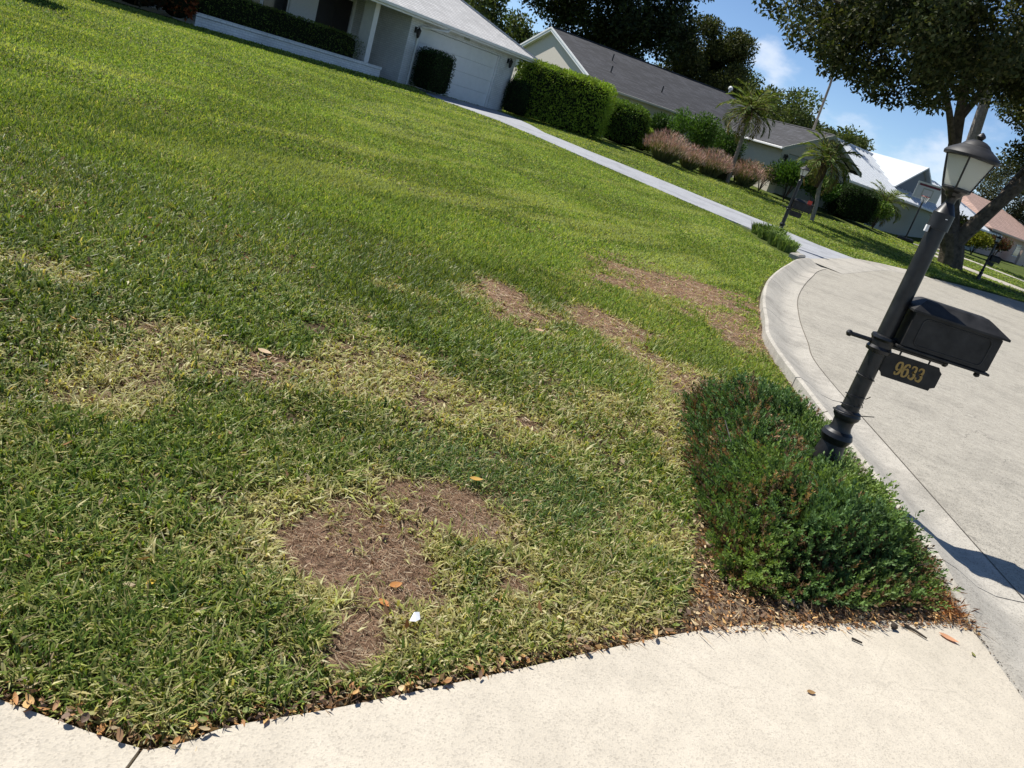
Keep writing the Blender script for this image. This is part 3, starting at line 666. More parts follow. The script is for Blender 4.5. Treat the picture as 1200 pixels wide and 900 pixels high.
# outward lean near the rim, upward in the middle
eps = .02; gxn = -(sdp(x + eps, y, JB) - sdp(x - eps, y, JB)); gyn = -(sdp(x, y + eps, JB) - sdp(x, y - eps, JB))
outw = -nrm(np.stack([gxn, gyn, np.zeros(n)], 1)); lean = np.clip(1 - e / .3, 0, 1)[:, None]
cl = fbm(x, y, 3.1, 3, 95); caz = fbm(x, y, 1.6, 2, 97) * 12
cdir = np.stack([np.cos(caz), np.sin(caz), np.zeros(n)], 1)
SD = nrm(outw * lean * 1.1 + cdir * .55 + np.array([0, 0, .85]) + rng.normal(0, .38, (n, 3))); SD[:, 2] = np.abs(SD[:, 2]) * .9 + .06; SD = nrm(SD)
SL = rng.uniform(.08, .19, n); P0 = np.stack([x, y, np.maximum(.01, h * lay - SL * .55)], 1)
deadj = ss((fbm(x, y, 3.2, 3, 99) - .62) / .06) * .45
for cx, cy, r_ in ((1.66, 4.6, .20), (1.95, 5.35, .16), (1.38, 3.55, .16), (1.55, 4.2, .15)): deadj = np.maximum(deadj, .85 * ss(1.25 - np.hypot(x - cx, y - cy) / r_))
isd = rng.uniform(size=n) < deadj * .6 + .01
shoot = ss((fbm(x, y, 2.0, 2, 101) - .5) / .2)[:, None]
gcol = np.array([.092, .160, .055]) * (1 - shoot) + np.array([.165, .235, .06]) * shoot
gcol = gcol * rng.uniform(.6, 1.35, n)[:, None]
bcol = np.array([[.26, .15, .08], [.20, .13, .08], [.33, .21, .11]])[rng.integers(0, 3, n)] * rng.uniform(.6, 1.2, n)[:, None]
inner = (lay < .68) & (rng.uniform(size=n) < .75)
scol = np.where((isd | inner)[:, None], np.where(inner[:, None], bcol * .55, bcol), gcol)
JBg = Big(); K = 21
S1 = nrm(np.cross(SD, rdir(n))); S2 = np.cross(SD, S1)
for q in range(K):
    t = (q + .5) / K; a_ = q * 2.4 + rng.uniform(0, 1, n)
    rad = (S1 * np.cos(a_)[:, None] + S2 * np.sin(a_)[:, None])
    bpos = P0 + SD * (SL * t)[:, None]; ldir = nrm(SD * .75 + rad * (.95 - .55 * t) + np.array([0, 0, .1]))
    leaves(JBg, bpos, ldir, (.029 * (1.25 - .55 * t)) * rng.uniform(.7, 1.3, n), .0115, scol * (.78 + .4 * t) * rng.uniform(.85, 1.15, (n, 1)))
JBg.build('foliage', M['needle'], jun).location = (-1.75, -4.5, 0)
for k in range(46):
    px = random.uniform(1.35, 1.95); py = random.uniform(3.5, 5.6); a_ = random.uniform(0, 6.28); l = random.uniform(.15, .4)
    MB().tube([(px - 1.75, py - 4.5, .01), (px - 1.75 + l * .5 * math.cos(a_), py - 4.5 + l * .5 * math.sin(a_), .07), (px - 1.75 + l * math.cos(a_ + .4), py - 4.5 + l * math.sin(a_ + .4), random.uniform(.16, .27))], [.007, .005, .0025], 5).build('branch', M['twig'] if k % 3 == 0 else M['dtwig'], jun, True)
for k in range(16):
    px = 1.38 + random.uniform(-.10, .12); py = 3.42 + random.uniform(-.08, .1); a_ = random.uniform(0, 6.28); l = random.uniform(.05, .13); z = random.uniform(.12, .17)
    MB().tube([(px - 1.75, py - 4.5, z), (px - 1.75 + l * .5 * math.cos(a_), py - 4.5 + l * .5 * math.sin(a_), z + .03), (px - 1.75 + l * math.cos(a_ + .5), py - 4.5 + l * math.sin(a_ + .5), z + random.uniform(.0, .05))], [.004, .003, .0015], 5).build('bare_twig', M['twig'], jun, True)

# ------------------------------------------------------------------ litter
LIT = Big()
edge_pts = [(-1.6, 1.375)] + DRIVE[1:4] + [tuple(p.xy) for p in smooth_line(DRIVE[4:14], 8)]
def along(line, n):
    seg = [((Vector(b_) - Vector(a_)).length) for a_, b_ in zip(line[:-1], line[1:])]; tot = sum(seg); out = []
    for _ in range(n):
        u = rng.uniform(0, tot)
        for (a_, b_), l in zip(zip(line[:-1], line[1:]), seg):
            if u <= l: break
            u -= l
        d_ = (Vector(b_) - Vector(a_)).normalized(); p = Vector(a_) + d_ * u; out.append((p.x, p.y, -d_.y, d_.x))
    return np.array(out)
vis_edge = [q for q in edge_pts if q[0] > -1.6]
LCOL = np.array([[.36, .18, .07], [.26, .15, .075], [.45, .28, .11], [.19, .12, .075], [.46, .36, .21], [.15, .10, .07]])
def scatter(x, y, z, L, flat=.25, cols=LCOL, wr=.45):
    n = len(x); D_ = rdir(n); D_[:, 2] = np.abs(D_[:, 2]) * flat; D_ = nrm(D_)
    Lr = L * rng.uniform(.5, 1.4, n); leaves(LIT, np.stack([x, y, z], 1), D_, Lr, Lr * wr * rng.uniform(.6, 1.2, n), cols[rng.integers(0, len(cols), n)] * rng.uniform(.6, 1.25, (n, 1)), .25)
q = along(vis_edge, 1500); o = np.abs(rng.normal(.012, .028, len(q)))
scatter(q[:, 0] + q[:, 2] * o, q[:, 1] + q[:, 3] * o, rng.uniform(.0, .022, len(q)) + .01 * (o > .03), .022)
q = along([(.92, 2.6), (1.02, 2.9), (1.11, 3.65), (1.15, 4.5), (1.2, 5.3), (1.5, 5.9)], 1500); o = rng.normal(0, .05, len(q))
scatter(q[:, 0] + o, q[:, 1] + o * .2, rng.uniform(.0, .03, len(q)), .024)
x = rng.uniform(.9, 2.35, 9000); y = rng.uniform(2.5, 3.7, 9000); k = (sdp(x, y, BED) < 0.02) & (sdp(x, y, JB) > -.14); x, y = x[k], y[k]
scatter(x, y, rng.uniform(.006, .03, len(x)), .024, .25, LCOL * 1.35)
n = 900; i_ = rng.integers(0, len(x), n)
scatter(x[i_], y[i_], rng.uniform(.012, .035, n), .075, .12, np.array([[.34, .24, .14], [.28, .19, .11], [.40, .31, .2]]), .04)     # straw
x = 2.24 + rng.normal(0, .06, 420); y = 3.42 + rng.normal(0, .09, 420); k = sdp(x, y, DRIVE) > -.03; scatter(x[k], y[k], rng.uniform(.01, .06, k.sum()), .045, .8, np.array([[.34, .13, .035], [.26, .10, .03], [.40, .2, .07]]), .14)
q = along([(2.345, -1.0), (2.345, 3.3)], 500); scatter(q[:, 0] + rng.normal(0, .006, len(q)), q[:, 1], np.full(len(q), .016), .012, .2, np.array([[.12, .09, .06], [.2, .16, .12]]))
x, y = sample(.9, 7, 26); k = lawn_ok(x, y) > .03; x, y = x[k], y[k]; scatter(x, y, T(x, y) + rng.uniform(.02, .05, len(x)), .035, .5)
tag(LIT.build('leaf_litter', M['dry']), 'brown leaf litter along the concrete edge and under the juniper', 'litter', kind='stuff')
def leaf_obj(x, y, z, l, w, rz, c, label, group=None, curl=.3, tilt=(0, 0)):
    B_ = Big(); prof = [(0, .05), (.18, .72), (.42, 1), (.7, .78), (.9, .3), (1, .02)]; V = []; F_ = []
    for i, (t, ww) in enumerate(prof):
        zz = curl * l * .35 * (t - .5) ** 2 * 4 * .5
        V += [(l * (t - .5), -w / 2 * ww, zz + curl * w * .3 * ww), (l * (t - .5), 0, zz), (l * (t - .5), w / 2 * ww, zz + curl * w * .35 * ww)]
    for i in range(len(prof) - 1):
        for j in (0, 1): F_.append((i * 3 + j, i * 3 + 3 + j, i * 3 + 4 + j, i * 3 + 1 + j))
    B_.add(V, F_, c); o_ = B_.build('fallen_leaf', M['dry'], smooth=True); o_.location = (x, y, z); o_.rotation_euler = (tilt[0], tilt[1], rz)
    return tag(o_, label, 'leaf', group)
q = along([e_ for e_ in edge_pts if -.95 < e_[0] < 1.0], 46)
for i in range(len(q)):
    o = random.uniform(-.004, .035); c = LCOL[random.randrange(6)] * random.uniform(.8, 1.5)
    if random.random() < .12: c = np.array([.16, .20, .05])
    leaf_obj(q[i, 0] + q[i, 2] * o, q[i, 1] + q[i, 3] * o, random.uniform(.018, .034), random.uniform(.02, .044), random.uniform(.011, .022), random.uniform(0, 6.3), c,
             'small dry leaf in the litter strip where the lawn meets the concrete', 'leaves along the concrete edge', random.uniform(.2, 1.4), (random.uniform(-.5, .5), random.uniform(-.5, .5)))
OR = (.45, .20, .06)
for x, y, l, w, rz, c, lab in [(-.16, 2.25, .05, .028, .8, OR, 'orange brown leaf on the largest bare patch of the lawn'), (-.17, 2.14, .05, .026, -.5, (.42, .17, .05), 'orange leaf lowest on the largest bare patch, nearest the concrete'),
    (-.02, 3.1, .06, .03, .3, (.5, .30, .07), 'golden leaf at the far rim of the largest bare patch'), (.07, 5.7, .08, .045, .5, (.5, .33, .2), 'tan curled leaf in green grass below the pale far patches'),
    (-.8, 1.86, .03, .02, 1.0, (.55, .36, .03), 'yellow leaf lying on coarse grass at the left'), (-1.21, 3.65, .085, .04, -.3, (.50, .36, .22), 'large pale tan dead clump on the green lawn at left'),  # last one: leaf shape standing in for a tan dead clump
    (2.15, 3.13, .085, .035, -.5, (.52, .27, .15), 'curled pinkish brown leaf on the driveway beside the juniper tip'), (2.23, 3.06, .03, .018, 1.5, (.2, .2, .06), 'tiny olive leaf alone on the driveway near the gutter'),
    (1.33, 2.41, .035, .02, .2, (.28, .17, .07), 'small brown leaf alone on the bare driveway')]:
    z = .0155 if sdp(np.array([x]), np.array([y]), DRIVE)[0] < 0 else Tz(x, y) + .03 * (abs(x + .16) > .1) + .012
    leaf_obj(x, y, z, l, w, rz, c, lab, None, .45, (.06, -.05))
for pts, r_, lab in [([(2.40, 3.56, .035), (2.43, 3.50, .03), (2.475, 3.43, .022)], .007, 'dark bent twig lying in the gutter by the driveway'), ([(1.93, 3.12, .02), (1.98, 3.09, .022), (2.02, 3.06, .02)], .007, 'short dark twig on the driveway in front of the juniper'),
                     ([(1.62, 2.86, .02), (1.66, 2.85, .02)], .005, 'tiny twig on the driveway left of the seed')]:
    tag(MB().tube(pts, [r_, r_ * .8, r_ * .5][:len(pts)], 7).build('twig', M['dtwig'], None, True), lab, 'twig')
tag(MB().lathe([(.003, 0), (.013, .006), (.016, .014), (.01, .024), (.002, .028)], 10, (1.87, 3.06, .014)).build('seed_pod', M['dtwig'], None, True), 'round dark seed pod on the driveway before the juniper', 'seed pod')
tag(MB().add([(-.075, 2.06, .045), (-.055, 2.055, .055), (-.045, 2.085, .045), (-.055, 2.105, .055), (-.07, 2.09, .06)], [(0, 1, 4), (1, 2, 4), (2, 3, 4)]).build('paper_scrap', M['paper']), 'small white paper scrap caught in the grass', 'paper')
tag(MB().lathe([(.015, 0), (.03, .01), (.033, .022), (.022, .036), (.004, .042)], 9, (1.38, 3.0, .0)).build('stone', M['stone'], None, True), 'pale round stone at the front foot of the juniper', 'stone')

# ------------------------------------------------------------------ plants
def superq(u, v, ex):
    f = lambda a, p: np.sign(a) * np.abs(a) ** p
    return np.stack([f(np.cos(v), ex) * f(np.cos(u), ex), f(np.cos(v), ex) * f(np.sin(u), ex), f(np.sin(v), ex)], -1)
def hedge(name, label, loc, size, rz, n, L, W, cols, ex=.4, lump=.10, cat='hedge', group=None, seed=0, shaggy=.5):
    t = empty(name, loc, rz); tag(t, label, cat, group); sx, sy, sz = size
    u, v = np.meshgrid(np.linspace(0, 2 * np.pi, 28, endpoint=False), np.linspace(-np.pi / 2, np.pi / 2, 13), indexing='xy')
    Q = superq(u, v, ex) * np.array([sx / 2, sy / 2, sz / 2]) * .90 + np.array([0, 0, sz / 2])
    I = np.arange(13 * 28).reshape(13, 28); J = np.roll(I, -1, 1)
    MB().add(Q.reshape(-1, 3), [tuple(q) for q in np.stack([I[:-1], J[:-1], J[1:], I[1:]], -1).reshape(-1, 4)]).build('shade_core', M['core'], t)  # solid dark shell; shade between the leaves put into its colour
    d_ = rdir(n); d_[:, 2] = np.where(d_[:, 2] < -.5, -d_[:, 2], d_[:, 2])
    # sample the box-like surface by area
    S_ = np.array([sx / 2, sy / 2, sz / 2]); w = np.array([sy * sz, sy * sz, sx * sz, sx * sz, sx * sy]); f = rng.choice(5, n, p=w / w.sum())
    c = rng.uniform(-1, 1, (n, 3)); c[f == 0, 0] = 1; c[f == 1, 0] = -1; c[f == 2, 1] = 1; c[f == 3, 1] = -1; c[f == 4, 2] = 1
    p = 2 / ex; nr_ = (np.sum(np.abs(c) ** p, 1) ** (1 / p))[:, None]; c = c / nr_
    lm = 1 + (fbm(c[:, 0] * sx + c[:, 2] * 1.7 + seed * 3, c[:, 1] * sy + c[:, 2] * sz, 1.6, 3, seed) - .5) * 2 * lump
    dep = rng.uniform(.86, 1.03, n); P = c * S_ * (lm * dep)[:, None] + np.array([0, 0, sz / 2])
    nn_ = nrm(np.sign(c) * np.abs(c) ** (p - 1) / S_); D_ = nrm(nn_ * shaggy + rdir(n) + np.array([0, 0, .3]))
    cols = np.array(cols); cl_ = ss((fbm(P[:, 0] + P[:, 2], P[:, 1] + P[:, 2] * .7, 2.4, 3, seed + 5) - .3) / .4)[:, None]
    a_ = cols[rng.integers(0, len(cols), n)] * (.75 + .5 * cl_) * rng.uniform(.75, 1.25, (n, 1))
    Bh = Big(); P[:, 2] = np.maximum(P[:, 2], .02); leaves(Bh, P, D_, L * rng.uniform(.7, 1.3, n), W * rng.uniform(.7, 1.3, n), a_)
    Bh.build('foliage', M['leaf'], t)
    return t
GA = [(.035, .07, .014), (.05, .09, .018), (.028, .058, .014)]
GB = [(.23, .32, .035), (.18, .27, .03), (.28, .36, .05)]
GC = [(.05, .10, .025), (.038, .08, .02), (.07, .12, .03)]
HO = Vector((-7.58, 31.32, .63)); HD = math.atan2(.86, .51)
def hl(s, t_, z=None):
    d_ = Vector((math.cos(HD), math.sin(HD))); n_ = Vector((d_.y, -d_.x)); p = Vector((HO.x, HO.y)) + d_ * s + n_ * t_
    return (p.x, p.y, Tz(p.x, p.y) if z is None else z)
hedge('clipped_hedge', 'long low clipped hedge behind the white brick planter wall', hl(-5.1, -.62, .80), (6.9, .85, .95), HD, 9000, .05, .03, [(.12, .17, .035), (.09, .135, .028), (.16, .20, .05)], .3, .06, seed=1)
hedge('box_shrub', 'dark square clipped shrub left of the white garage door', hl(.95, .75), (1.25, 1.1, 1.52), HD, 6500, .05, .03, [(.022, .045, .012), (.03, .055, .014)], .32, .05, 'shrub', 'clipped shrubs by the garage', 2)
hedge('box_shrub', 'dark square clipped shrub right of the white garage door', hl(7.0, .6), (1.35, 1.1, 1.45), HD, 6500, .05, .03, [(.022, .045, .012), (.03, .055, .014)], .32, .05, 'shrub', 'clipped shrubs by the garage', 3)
hedge('tall_hedge', 'tall bright green rounded hedge beyond the white garage', (-1.85, 38.0, .66), (4.4, 2.4, 2.45), R(6), 22000, .09, .05, GB, .28, .08, seed=4)
hedge('round_shrub', 'bright green rounded shrub right of the tall hedge', (1.25, 40.3, .74), (2.3, 1.9, 2.0), R(10), 9000, .09, .05, [(.13, .20, .03), (.10, .165, .026)], .6, .14, 'shrub', None, 5)
hedge('low_shrub', 'small yellow green shrub at the foot of the grey wall', (2.45, 42.0, .78), (1.0, .8, 1.2), 0, 2500, .11, .05, GB, .8, .25, 'shrub', None, 6)
def loose(name, label, loc, h, r, n, L, W, cols, stems=7, group=None, cat='shrub'):
    t = empty(name, loc); tag(t, label, cat, group); Bl = Big(); cols = np.array(cols)
    for k in range(stems):
        a_ = random.uniform(0, 6.28); rr_ = r * random.uniform(.2, .75); tip = Vector((rr_ * math.cos(a_), rr_ * math.sin(a_), h * random.uniform(.6, .88)))
        MB().tube([(0, 0, 0), tip * .5 + Vector((0, 0, .1 * h)), tip], [.02, .015, .008], 5).build('stem', M['dtwig'], t, True)
        m_ = n // stems; P = np.array(tip) + rdir(m_) * (rng.uniform(0, 1, m_) ** .45)[:, None] * np.array([r * .6, r * .6, h * .33])
        P[:, 2] = np.maximum(P[:, 2], .05); D_ = nrm(nrm(P - np.array([0, 0, h * .4])) + rdir(m_) * .9 + np.array([0, 0, .25]))
        leaves(Bl, P, D_, L * rng.uniform(.7, 1.3, m_), W * rng.uniform(.7, 1.3, m_), cols[rng.integers(0, len(cols), m_)] * rng.uniform(.65, 1.3, (m_, 1)) * random.uniform(.8, 1.2))
    Bl.build('foliage', M['leaf'], t); return t
loose('broadleaf_shrub', 'dark broad leaved shrub against the grey wall, left of the pink grasses', (2.9, 43.2, .84), 1.75, .75, 2200, .16, .08, GC)
loose('broadleaf_shrub', 'bright green bushy shrub directly behind the largest pink grass', (4.75, 42.2, .80), 2.2, 1.15, 5200, .15, .06, [(.07, .14, .025), (.055, .115, .02), (.09, .16, .03)])
loose('broadleaf_shrub', 'deep green bushy shrub between the pink grasses and the palm', (6.6, 43.2, .80), 2.0, 1.1, 5000, .13, .06, GC)
loose('broadleaf_shrub', 'yellow tipped croton shrub behind the rightmost pink grass', (7.6, 43.0, .74), 1.2, .6, 1800, .15, .05, [(.10, .13, .02), (.16, .16, .02), (.05, .08, .02)])
def muhly(label, loc, h, r, n=1500):
    t = empty('muhly_grass', loc); tag(t, label, 'ornamental grass', 'pink plumed grasses'); Bg = Big(); Bp = Big()
    a_ = rng.uniform(0, 6.28, n); rr_ = r * np.sqrt(rng.uniform(0, 1, n)); P = np.stack([rr_ * .35 * np.cos(a_), rr_ * .35 * np.sin(a_), np.zeros(n)], 1)
    D_ = nrm(np.stack([np.cos(a_) * rr_ * .75, np.sin(a_) * rr_ * .75, np.full(n, h * .75)], 1) + rng.normal(0, .08, (n, 3)))
    leaves(Bg, P, D_, h * rng.uniform(.55, .85, n), .022, np.array([[.13, .16, .06], [.15, .17, .07], [.24, .23, .11]])[rng.integers(0, 3, n)] * rng.uniform(.7, 1.2, (n, 1)))
    m_ = int(n * 1.1); a_ = rng.uniform(0, 6.28, m_); rr_ = r * np.sqrt(rng.uniform(0, 1, m_)) * 1.05; z = h * (.98 - .38 * (rr_ / r) ** 2) * rng.uniform(.5, 1.08, m_)
    P = np.stack([rr_ * np.cos(a_), rr_ * np.sin(a_), z], 1); D_ = nrm(np.stack([np.cos(a_) * .4, np.sin(a_) * .4, np.full(m_, 1.0)], 1) + rng.normal(0, .25, (m_, 3)))
    leaves(Bp, P, D_, .22 * rng.uniform(.6, 1.3, m_), .02, np.array([[.56, .33, .31], [.62, .42, .37], [.48, .30, .26], [.58, .48, .34], [.26, .24, .12]])[rng.integers(0, 5, m_)] * rng.uniform(.7, 1.2, (m_, 1)))
    Bg.build('blades', M['leaf'], t); Bp.build('plumes', M['dry'], t); return t
muhly('largest pink plumed grass clump, leftmost of the row along the grey house', (3.45, 38.9, .68), 1.3, 1.05, 2200)
muhly('second pink plumed grass clump from the left, low and spreading', (4.75, 39.9, .68), 1.05, .7, 1100)
muhly('straw tinged pink grass clump in the middle of the row', (5.9, 40.7, .68), 1.2, .95, 1800)
muhly('narrow tan grass clump just right of the middle of the row', (6.75, 41.6, .68), 1.1, .6, 1000)
muhly('rightmost pink grass clump in front of the sunlit wall base', (7.95, 42.2, .70), 1.2, .85, 1500)
loose('flowering_shrub', 'pale flowering shrub between the pink grass and the round green shrubs', (8.95, 43.0, .70), 1.2, .6, 1500, .1, .06, [(.05, .08, .03), (.45, .33, .3), (.06, .1, .03), (.3, .24, .18)])
loose('round_shrub', 'large glossy green shrub behind the red flagged mailbox', (10.2, 42.6, .66), 1.75, 1.2, 5200, .14, .07, [(.06, .12, .02), (.08, .15, .03), (.04, .085, .018)], 12)
loose('round_shrub', 'medium glossy green shrub behind the nearer palm trunk', (11.9, 43.4, .68), 1.5, 1.0, 4000, .14, .07, [(.06, .12, .02), (.08, .15, .03), (.04, .085, .018)], 10)
hedge('clipped_hedge', 'dark clipped hedge right of the nearer palm', (14.35, 45.2, .62), (2.7, 1.6, 1.75), R(28), 8000, .08, .045, [(.022, .045, .012), (.03, .058, .014)], .4, .08, seed=8)
loose('croton_shrub', 'variegated yellow green shrub beside the dark clipped hedge', (16.7, 47.6, .55), 1.35, .75, 2600, .15, .07, [(.12, .2, .04), (.05, .1, .02), (.2, .26, .08)])
# strap leaved border by the driveway mouth
def strap(label, loc, h, n):
    t = empty('strap_leaf_plant', loc); tag(t, label, 'plant', 'strap leaf plants by the driveway'); Bs = Big()
    a_ = rng.uniform(0, 6.28, n); r0_ = .22 * np.sqrt(rng.uniform(0, 1, n)); P0_ = np.stack([r0_ * np.cos(a_), r0_ * np.sin(a_), np.zeros(n)], 1); a_ = a_ + rng.normal(0, .9, n); out = np.stack([np.cos(a_), np.sin(a_), np.zeros(n)], 1)
    l = h * rng.uniform(.7, 1.3, n)[:, None]; sp_ = rng.uniform(.15, .7, n)[:, None]; S_ = np.stack([-np.sin(a_), np.cos(a_), np.zeros(n)], 1) * .011; U = np.array([0, 0, 1.])
    m1 = P0_ + (out * sp_ * .5 + U * .75) * l; m2 = m1 + (out * sp_ * .9 + U * .1) * l * .6
    V = np.stack([P0_ - S_, P0_ + S_, m1 + S_, m1 - S_], 1); c = np.array([[.16, .23, .06], [.22, .28, .09], [.12, .18, .05]])[rng.integers(0, 3, n)] * rng.uniform(.7, 1.25, (n, 1))
    k = np.arange(n)[:, None]; Bs.add(V, k * 4 + np.array([[0, 1, 2, 3]]), np.repeat(c, 4, 0)); Bs.add(np.stack([m1 - S_, m1 + S_, m2], 1), k * 3 + np.array([[0, 1, 2]]), np.repeat(c, 3, 0))
    Bs.build('leaves', M['leaf'], t); return t
sps = [(5.5, 23.1), (5.2, 22.8), (5.35, 22.4), (5.6, 22.2), (5.2, 22.0), (5.45, 21.6), (5.65, 21.2), (5.3, 21.0), (5.45, 20.5), (5.65, 22.7)]
for i, (x, y) in enumerate(sps): strap('grassy strap leaved plant in the clump at the foot of the driveway mailbox', (x, y, Tz(x, y)), random.uniform(.26, .5), 190)

def frond(Bf, Br, base, az, el, length, droop, nl=26, lw=.03, ll=.42, cols=None):
    pts = []; p = Vector(base); e_ = el
    for k in range(9):
        pts.append(p.copy()); e_ -= droop / 8 * (1 + k * .12); p = p + Vector((math.cos(az) * math.cos(e_), math.sin(az) * math.cos(e_), math.sin(e_))) * length / 8
    Br.tube(pts, [.022 * (1 - .85 * i / 8) + .003 for i in range(9)], 5)
    P = []; D_ = []; LL = []
    for k in range(nl):
        t = .12 + .88 * k / (nl - 1); u = t * 8; i = min(int(u), 7); q_ = pts[i].lerp(pts[i + 1], u - i); tan = (pts[i + 1] - pts[i]).normalized()
        side = tan.cross(Vector((0, 0, 1))).normalized(); upv = side.cross(tan)
        for sg in (-1, 1):
            P.append(q_); D_.append((tan * (.55 + .5 * t) + side * sg * .8 + upv * random.uniform(.0, .35) - Vector((0, 0, .25)) + Vector([random.gauss(0, .08) for _ in range(3)])).normalized()); LL.append(ll * math.sin(math.pi * (.15 + .8 * t)) * random.uniform(.8, 1.15) + .05)
    n = len(P); c = np.array(cols)[rng.integers(0, len(cols), n)] * random.uniform(.7, 1.25) * rng.uniform(.8, 1.2, (n, 1))
    leaves(Bf, np.array(P), np.array(D_), np.array(LL), lw, c, .3)
def palm(label, loc, trunk, r0, r1, nf, flen, boots=0.0, cols=((.13, .18, .04), (.10, .15, .03), (.20, .21, .05)), ll=.42, lw=.04, name='palm_tree'):
    t = empty(name, loc); tag(t, label, 'palm tree', 'palms'); P = [Vector(p) for p in trunk]; top = P[-1]
    MB().tube(P, [r0 + (r1 - r0) * i / (len(P) - 1) for i in range(len(P))], 10).build('trunk', M['bark2'], t, True)
    if boots:
        MB().tube([top - Vector((0, 0, boots)), top - Vector((0, 0, boots * .5)), top + Vector((0, 0, .1))], [r1 * 1.1, r1 * 2.1, r1 * 1.7], 10).build('boot_sheath', M['boot'], t, True)
    Bf = Big(); Br = MB()
    for k in range(nf):
        az = k * 2.399 + random.uniform(-.2, .2); f = k / nf; el = 1.35 - 1.75 * f + random.uniform(-.12, .12)
        frond(Bf, Br, top + Vector((0, 0, .05)), az, el, flen * random.uniform(.85, 1.1), (.75 + .6 * f), cols=cols if f < .8 else [(.20, .15, .04), (.14, .12, .03), (.1, .1, .03)], ll=ll, lw=lw)
    cr_ = Bf.build('crown', M['leaf'], t); Br.build('rachises', M['boot'], cr_, True); return t
palm('slim palm in front of the lower dark grey roof, beside the pink grasses', (6.95, 41.0, .70), [(0, 0, -.1), (-.05, 0, 1.2), (-.1, 0, 2.3), (-.2, 0, 3.35)], .10, .09, 34, 1.75, .5)
palm('nearer palm with brown shaft just behind the red flagged mailbox', (10.5, 37.4, Tz(10.5, 37.4) + .0), [(0, 0, -.1), (-.10, 0, .7), (-.30, .0, 1.5), (-.42, 0, 2.55)], .10, .085, 32, 1.6, 1.15)
palm('short bushy pygmy palm before the white roofed house', (18.3, 52.3, .42), [(0, 0, -.1), (0, 0, .8), (.1, 0, 1.6)], .09, .08, 34, 1.65, .4, cols=((.14, .19, .05), (.18, .21, .07), (.11, .15, .04)))
palm('very tall thin palm trunk rising behind the grey roof', (14.9, 62.0, .5), [(0, 0, -.1), (.05, 0, 4), (-.1, 0, 8), (-.28, 0, 9.7)], .10, .075, 12, 1.2, .8, ((.06, .07, .02), (.1, .07, .03)), .3, .05)

# ------------------------------------------------------------------ trees
def tree(name, label, loc, limbs, blobs, nleaf, L, W, cols, group=None, droop=0.0, bark='bark', cat='tree', inner=.0):
    """limbs: list of (points, r0, r1); blobs: list of (centre, radius xyz)"""
    t = empty(name, loc); tag(t, label, cat, group)
    for i, (pts, r0, r1) in enumerate(limbs):
        P = smooth_line(pts, 4); MB().tube(P, [r0 + (r1 - r0) * k / (len(P) - 1) for k in range(len(P))], 9).build('trunk' if i == 0 else 'limb', M[bark], t, True)
    Bc = Big(); vol = np.array([b_[1][0] * b_[1][1] + b_[1][0] * b_[1][2] + .2 for b_ in blobs]); ns = (vol / vol.sum() * nleaf).astype(int); cols = np.array(cols)
    for (c, r_), n in zip(blobs, ns):
        d_ = rdir(n); u = rng.uniform(0, 1, n) ** .42; P = np.array(c) + d_ * np.array(r_) * u[:, None] * (.8 + .4 * fbm(d_[:, 0] * 2 + c[0], d_[:, 1] * 2 + d_[:, 2] * 2 + c[2], 1.5, 2, 3))[:, None]
        D_ = nrm(d_ * .6 + rdir(n) + np.array([0, 0, .25 - droop]))
        col = cols[rng.integers(0, len(cols), n)] * rng.uniform(.65, 1.3, (n, 1)) * random.uniform(.8, 1.2)
        leaves(Bc, P, D_, L * rng.uniform(.6, 1.35, n), W * rng.uniform(.7, 1.3, n), col)
    Bc.build('crown', M['leaf'], t); return t
def cloud_blobs(c, r, n, br, seed, zmin=None):
    rs = random.Random(seed); out = []
    while len(out) < n:
        d_ = Vector((rs.gauss(0, 1), rs.gauss(0, 1), rs.gauss(0, 1))).normalized() * rs.uniform(.35, 1.0) ** .6
        p = (c[0] + d_.x * r[0], c[1] + d_.y * r[1], c[2] + d_.z * r[2])
        if zmin is not None and p[2] < zmin: continue
        k = br * rs.uniform(.6, 1.3); out.append((p, (k, k, k * .75)))
    return out
# live oak on the right
ob = cloud_blobs((-5.0, -4.8, 9.5), (7.4, 7.0, 3.8), 190, 1.2, 5, 6.1)
ob += cloud_blobs((5.5, -.5, 9.6), (6.5, 8.5, 4.8), 150, 1.3, 6, 5.4)
rs = random.Random(3)
for x, z in [(-12.9, 8.7), (-12.2, 8.3), (-11.3, 7.7), (-10.6, 7.4), (-9.6, 7.3), (-8.7, 7.0), (-8.0, 7.2), (-7.0, 6.6), (-6.2, 6.5), (-5.4, 6.3), (-4.6, 6.4), (-3.9, 6.7), (-3.0, 7.2), (-9, 8.2), (-11, 9), (-6, 7.6), (-1.9, 6.3), (-1.3, 5.9), (1.2, 5.7), (2.4, 5.3), (3.4, 5.4), (1.8, 6.3), (3.2, 6.6), (.6, 6.5)]:
    k = rs.uniform(.42, .78)
    if x < 0: ob.append((((18.4 + x) * .87 - 18.4, -5.4 + rs.uniform(-1.5, 1.5), 1.4 + (z - 1.25) * .87), (k * 1.15, k * 1.15, k * .75)))
    else: ob.append(((x, rs.uniform(-2, 1.5), z + .15), (k * 1.15, k * 1.15, k * .75)))
ob = [q_ for q_ in ob if not (-4.6 < q_[0][0] < .9 and q_[0][1] < 1.5 and q_[0][2] < 8.6)]
